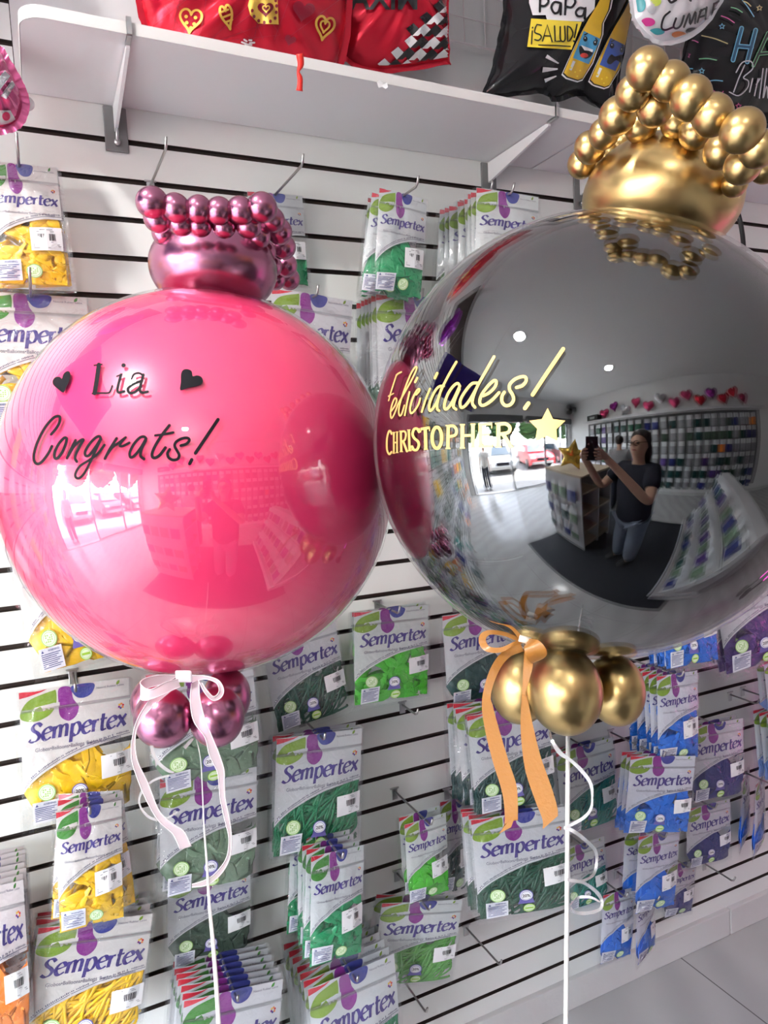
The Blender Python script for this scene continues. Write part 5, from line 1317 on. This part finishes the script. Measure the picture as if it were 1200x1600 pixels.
def person(loc, rz, label, shirt, trousers, arms, head_tilt=0., hair_long=True, glasses=False, scale=1.0, fingers=None):
    t = thing('person', loc, label, 'person', rz=rz); s = scale
    V = lambda x, y, z: Vector((x, y, z)) * s
    hy = .02 - head_tilt * .05
    vs = [(V(0, 0, .92), (.105 * s, .08 * s)), (V(0, 0, 1.10), (.095 * s, .07 * s)), (V(0, 0, 1.27), (.105 * s, .075 * s)), (V(0, -.005, 1.40), (.06 * s, .055 * s)), (V(0, .0, 1.47), .048 * s),
          (V(0, hy + .02, 1.525), (.058 * s, .066 * s)), (V(0, hy, 1.595), (.074 * s, .088 * s)), (V(0, hy - .012 - head_tilt * .03, 1.665), (.062 * s, .07 * s))]
    es = [(0, 1), (1, 2), (2, 3), (3, 4), (4, 5), (5, 6), (6, 7)]
    o = len(vs); vs += [(V(0, hy + .098, 1.582 + head_tilt * .03), .012 * s)]; es += [(6, o)]
    for sx in (-1, 1):
        o = len(vs); vs += [(V(sx * .076, hy - .01, 1.588), .016 * s)]; es += [(6, o)]
    for k, sx in enumerate((-1, 1)):
        o = len(vs); sh, el, wr, pa = arms[k]
        vs += [(Vector(sh), .058 * s), (Vector(el), .040 * s), (Vector(wr), .025 * s), (Vector(pa), (.030 * s, .018 * s))]; es += [(2, o), (o, o + 1), (o + 1, o + 2), (o + 2, o + 3)]
        for fi, ch in enumerate(fingers[k]):
            q = o + 3
            for j, p in enumerate(ch): vs.append((Vector(p), (.0088 - .0012 * j) * s)); es.append((q, len(vs) - 1)); q = len(vs) - 1
        o = len(vs); vs += [(V(sx * .085, 0, .86), .088 * s), (V(sx * .095, .015, .48), .054 * s), (V(sx * .10, -.02, .10), .036 * s), (V(sx * .11, .085, .045), (.030 * s, .022 * s))]; es += [(0, o), (o, o + 1), (o + 1, o + 2), (o + 2, o + 3)]
    skin('body', vs, es, SKIN, t)
    vs = [(V(0, 0, .80), (.205 * s, .165 * s)), (V(0, 0, .95), (.20 * s, .165 * s)), (V(0, 0, 1.12), (.19 * s, .155 * s)), (V(0, 0, 1.28), (.185 * s, .15 * s)), (V(0, -.005, 1.405), (.09 * s, .085 * s))]; es = [(0, 1), (1, 2), (2, 3), (3, 4)]
    for k in range(2):
        sh, el = Vector(arms[k][0]), Vector(arms[k][1]); o = len(vs); vs += [(sh, .088 * s), (sh.lerp(el, .62), .072 * s)]; es += [(3, o), (o, o + 1)]
    skin('shirt', vs, es, shirt, t)
    vs = [(V(0, 0, .92), (.14 * s, .11 * s))]; es = []
    for sx in (-1, 1):
        o = len(vs); vs += [(V(sx * .088, 0, .84), .097 * s), (V(sx * .097, .012, .48), .095 * s), (V(sx * .10, -.01, .06), .085 * s)]; es += [(0, o), (o, o + 1), (o + 1, o + 2)]
    skin('trousers', vs, es, trousers, t)
    for sx in (-1, 1):
        m = MB(); m.ball(V(sx * .11, .045, .042), .058 * s, .15 * s, .044 * s, nu=16, nv=10); m.build('shoe', SHOE, t, True)
    m = MB(); m.ball(V(0, hy - .03, 1.625), .092 * s, .100 * s, .095 * s, nu=24, nv=16, fn=lambda p: Vector((p.x, min(p.y, .045 * s + .5 * p.z), p.z)))
    if hair_long: m.ball(V(0, hy - .075, 1.52), .085 * s, .05 * s, .12 * s, nu=18, nv=12)
    m.build('hair', HAIR, t, True)
    for sx in (-1, 1):
        m = MB(); m.ball(V(sx * .03, hy + .072, 1.60), .011 * s, .008 * s, .008 * s, nu=10, nv=8); m.build('eye', LBLK, t, True)
    m = MB(); m.ball(V(0, hy + .08, 1.545), .024 * s, .008 * s, .007 * s, nu=12, nv=8); m.build('mouth', mat('lips', (.42, .12, .12), .4), t, True)
    if glasses:
        m = MB()
        for sx in (-1, 1): m.tube([V(sx * .032 + .026 * math.cos(a), hy + .092, 1.60 + .020 * math.sin(a)) for a in [2 * PI * i / 16 for i in range(16)]], .0025, 6, closed=True); m.tube([V(sx * .058, hy + .09, 1.605), V(sx * .075, hy, 1.605)], .002, 6)
        m.tube([V(-.008, hy + .094, 1.603), V(.008, hy + .094, 1.603)], .002, 6); m.build('glasses', BLACK, t)
    return t
# the photographer and her phone
CR, CU, CF = (Vector(R.col[0]), Vector(R.col[1]), -Vector(R.col[2]))
phc = CAM - CF * .011 - CU * .052 + CR * .018
ph = thing('phone', phc, 'dark phone held up in both hands by the photographer, mirrored in the black bubble', 'phone')
ph.rotation_euler = R.to_euler()
m = MB(); m.box(-.037, .037, -.075, .075, -.004, .004); bevel(m.build('case', mat('phone_case', (.02, .02, .025), .35), ph), .003)
m = MB(); m.box(-.034, .034, -.071, .071, .0041, .0045); m.build('screen', mat('phone_screen', (.02, .03, .04), .1), ph)
m = MB(); m.lathe([(.001, -.0062), (.006, -.0062), (.006, -.004)], (.0, .0, 0), 16); m.v = [(v[0] - .018, v[1] + .028, v[2]) for v in m.v]; m.build('lens_ring', STEEL, ph)
PL, PRZ = Vector((.135, -.47, 0)), .28
inv = (Matrix.Translation(PL) @ Matrix.Rotation(PRZ, 4, 'Z')).inverted()
arms = []; fings = []
for sx in (-1, 1):
    palm = inv @ (phc + CR * sx * .058 - CF * .012 - CU * .03)
    wrist = inv @ (phc + CR * sx * .075 - CF * .085 - CU * .075)
    arms.append(((sx * .165, .02, 1.365), (sx * .255, .20, 1.20), tuple(wrist), tuple(palm)))
    ch = []
    for i in range(4):
        u = -.006 - .019 * i; L_ = (.026, .030, .028, .022)[i]
        ch.append([inv @ (phc + CR * sx * .052 + CF * .006 + CU * u), inv @ (phc + CR * sx * (.052 - L_ * .6) + CF * .0135 + CU * (u + .003)), inv @ (phc + CR * sx * (.050 - L_ * 1.2) + CF * .0135 + CU * (u + .005))])
    ch.append([inv @ (phc + CR * sx * .048 - CF * .016 - CU * .012), inv @ (phc + CR * sx * .034 - CF * .0145 + CU * .012), inv @ (phc + CR * sx * .022 - CF * .0135 + CU * .026)])
    fings.append(ch)
person(PL, PRZ, 'person in dark shirt and grey jeans holding up a phone, mirrored in black bubble', NAVY, JEAN, arms, head_tilt=.6, glasses=True, fingers=fings)
def down_hand(sx, wr):
    w_ = Vector(wr); p = w_ + Vector((0, .01, -.07)); ch = []
    for i in range(4):
        y = .028 - .019 * i; L_ = (.065, .075, .07, .055)[i]
        ch.append([p + Vector((sx * .002, y, -.03)), p + Vector((0, y * 1.05 + .004, -.03 - L_ * .55)), p + Vector((-sx * .012, y * 1.05 + .008, -.03 - L_))])
    ch.append([p + Vector((-sx * .006, .036, .012)), p + Vector((-sx * .012, .052, -.015)), p + Vector((-sx * .015, .056, -.04))])
    return p, ch
def relaxed():
    a = []; f = []
    for sx in (-1, 1):
        wr = (sx * .245, .06, .86); p, ch = down_hand(sx, wr); a.append(((sx * .165, 0, 1.36), (sx * .225, -.03, 1.10), wr, tuple(p))); f.append(ch)
    return a, f
a, f = relaxed()
person((-.72, -1.75, 0), PI * .9, 'person in a light grey shirt standing behind the photographer, mirrored', mat('grey_cotton', (.34, .35, .36), .85), NAVY, a, fingers=f, hair_long=False)
a, f = relaxed()
person((-4.15, .72, -.02), -PI / 2, 'person in a pale top and dark trousers outside the shop opening, mirrored', mat('pale_cotton', (.68, .66, .62), .85), NAVY, a, fingers=f)

# ------------------------------------------------------------------ outside: street, cars, trees
m = MB(); m.box(-40, XL - .15, -30, 30, -.14, -.02); struct(m.build('ground_street', mat('pale_concrete', (.24, .235, .225), .85, vary=.2)))
def car(loc, rz, col, label):
    t = thing('car', loc, label, 'car', rz=rz)
    paint = mat('car_paint_' + col[0], col[1], .3, metal=.2, coat=.6); gl = mat('car_window', (.03, .045, .06), .08)
    prof = [(-2.05, .32), (-2.08, .75), (-1.95, 1.0), (.9, 1.02), (1.85, .86), (2.08, .66), (2.08, .32)]
    m = MB(); m.prism(prof, 1, -.86, .86); bevel(m.build('body', paint, t), .07, 3)
    m = MB(); vs = []
    for x, z, w_ in ((-1.95, .98, .80), (1.05, 1.0, .80), (-1.7, 1.55, .64), (.25, 1.56, .64)):
        vs += [(x, -w_, z), (x, w_, z)]
    m.add(vs, [(0, 2, 3, 1), (4, 5, 7, 6), (0, 4, 6, 2), (1, 3, 7, 5), (0, 1, 5, 4), (2, 6, 7, 3)]); bevel(m.build('cabin', paint, t), .05, 3)
    m = MB(); m.add([(1.0, -.68, 1.04), (1.0, .68, 1.04), (.30, .56, 1.52), (.30, -.56, 1.52)], [(0, 1, 2, 3)]); m.v = [(v[0] + .03, v[1], v[2] + .02) for v in m.v]; m.build('windscreen', gl, t)
    for s_ in (-1, 1):
        for a_, b_ in ((-1.6, -.55), (-.45, .62)):
            m = MB(); m.add([(a_, s_ * .80, 1.06), (b_, s_ * .80, 1.06), (b_ - .35 if b_ > 0 else b_, s_ * .665, 1.48), (a_ + .05, s_ * .665, 1.48)], [(0, 1, 2, 3)]); m.v = [(v[0], v[1] + s_ * .012, v[2]) for v in m.v]; m.build('side_window', gl, t)
        m = MB(); m.ball((2.0, s_ * .62, .74), .10, .2, .085, nu=14, nv=8); m.build('headlight', LBLW, t, True)
        for x in (-1.3, 1.3):
            m = MB(); m.lathe([(.001, -.1), (.2, -.1), (.31, -.09), (.33, -.05), (.33, .05), (.31, .09), (.2, .1), (.001, .1)], (x, s_ * .80, .33), 24, rot=Matrix.Rotation(PI / 2, 3, 'X')); w_ = m.build('wheel', SHOE, t, True)
            m = MB(); m.lathe([(.001, .105), (.19, .105), (.2, .095)], (x, s_ * .80, .33), 20, rot=Matrix.Rotation(PI / 2 if s_ < 0 else -PI / 2, 3, 'X')); m.build('hub_cap', STEEL, w_, True)
    m = MB(); m.box(2.06, 2.10, -.4, .4, .56, .72); m.build('grille', BLACK, t); m = MB(); m.box(2.05, 2.12, -.75, .75, .34, .5); bevel(m.build('bumper', GREYP, t), .02)
    return t
car((-8.1, -.35, -.02), .0, ('silver', (.42, .44, .46)), 'silver car parked outside the opening, mirrored left of the name lettering')
car((-8.4, -3.2, -.02), .08, ('red', (.62, .02, .03)), 'red car parked outside, mirrored below the gold star')
car((-8.8, -6.0, -.02), .05, ('dark', (.03, .035, .04)), 'dark car parked outside, farthest along the row, mirrored')
car((-15.2, -3.0, -.02), PI, ('white', (.6, .6, .6)), 'white car parked in the second row outside, mirrored')
LEAF = mat('leaf_green', (.05, .13, .03), .7, vary=.4); BARK = mat('bark', (.09, .06, .04), .9)
def tree(x, y, h_, label):
    t = thing('street_tree', (x, y, -.02), label, 'tree'); rn = random.Random(int(x * 10 + y))
    m = MB(); m.tube([(0, 0, 0), (.05, 0, h_ * .3), (0, .05, h_ * .6)], [.16, .12, .07], 10); m.build('trunk', BARK, t, True)
    m = MB()
    for i in range(800):
        v = Vector((rn.gauss(0, 1), rn.gauss(0, 1), rn.gauss(0, .8))).normalized() * rn.uniform(.5, 1.0) * h_ * .36; c = v + Vector((0, 0, h_ * .72))
        rt = Matrix.Rotation(rn.uniform(0, 6), 3, 'Z') @ Matrix.Rotation(rn.uniform(0, 3), 3, 'X'); q = h_ * .12
        m.add([c + rt @ Vector(p) * q for p in ((-1, 0, 0), (0, -.5, .2), (1, 0, 0), (0, .5, .2))], [(0, 1, 2), (0, 2, 3)])
    m.build('crown', LEAF, t)
for i, (x, y, h_, w_) in enumerate(((-19, 4, 6, 'behind the silver car'), (-20, -2.5, 7, 'behind the red car'), (-19.5, -8, 6.5, 'behind the dark car'), (-20, -15, 7, 'far right of the row'), (-20, 10, 7, 'far left of the row'))):
    tree(x, y, h_, 'leafy street tree %s, mirrored through the shop opening' % w_)
t = thing('lamp_post', (-6.3, -4.4, -.02), 'grey steel post outside the opening, mirrored beside the red car', 'post')
m = MB(); m.tube([(0, 0, 0), (0, 0, 3.2)], .06, 14); m.build('pole', FRAME, t, True); m = MB(); m.box(-.11, .11, -.11, .11, 0, .02); m.build('base_plate', STEEL, t)
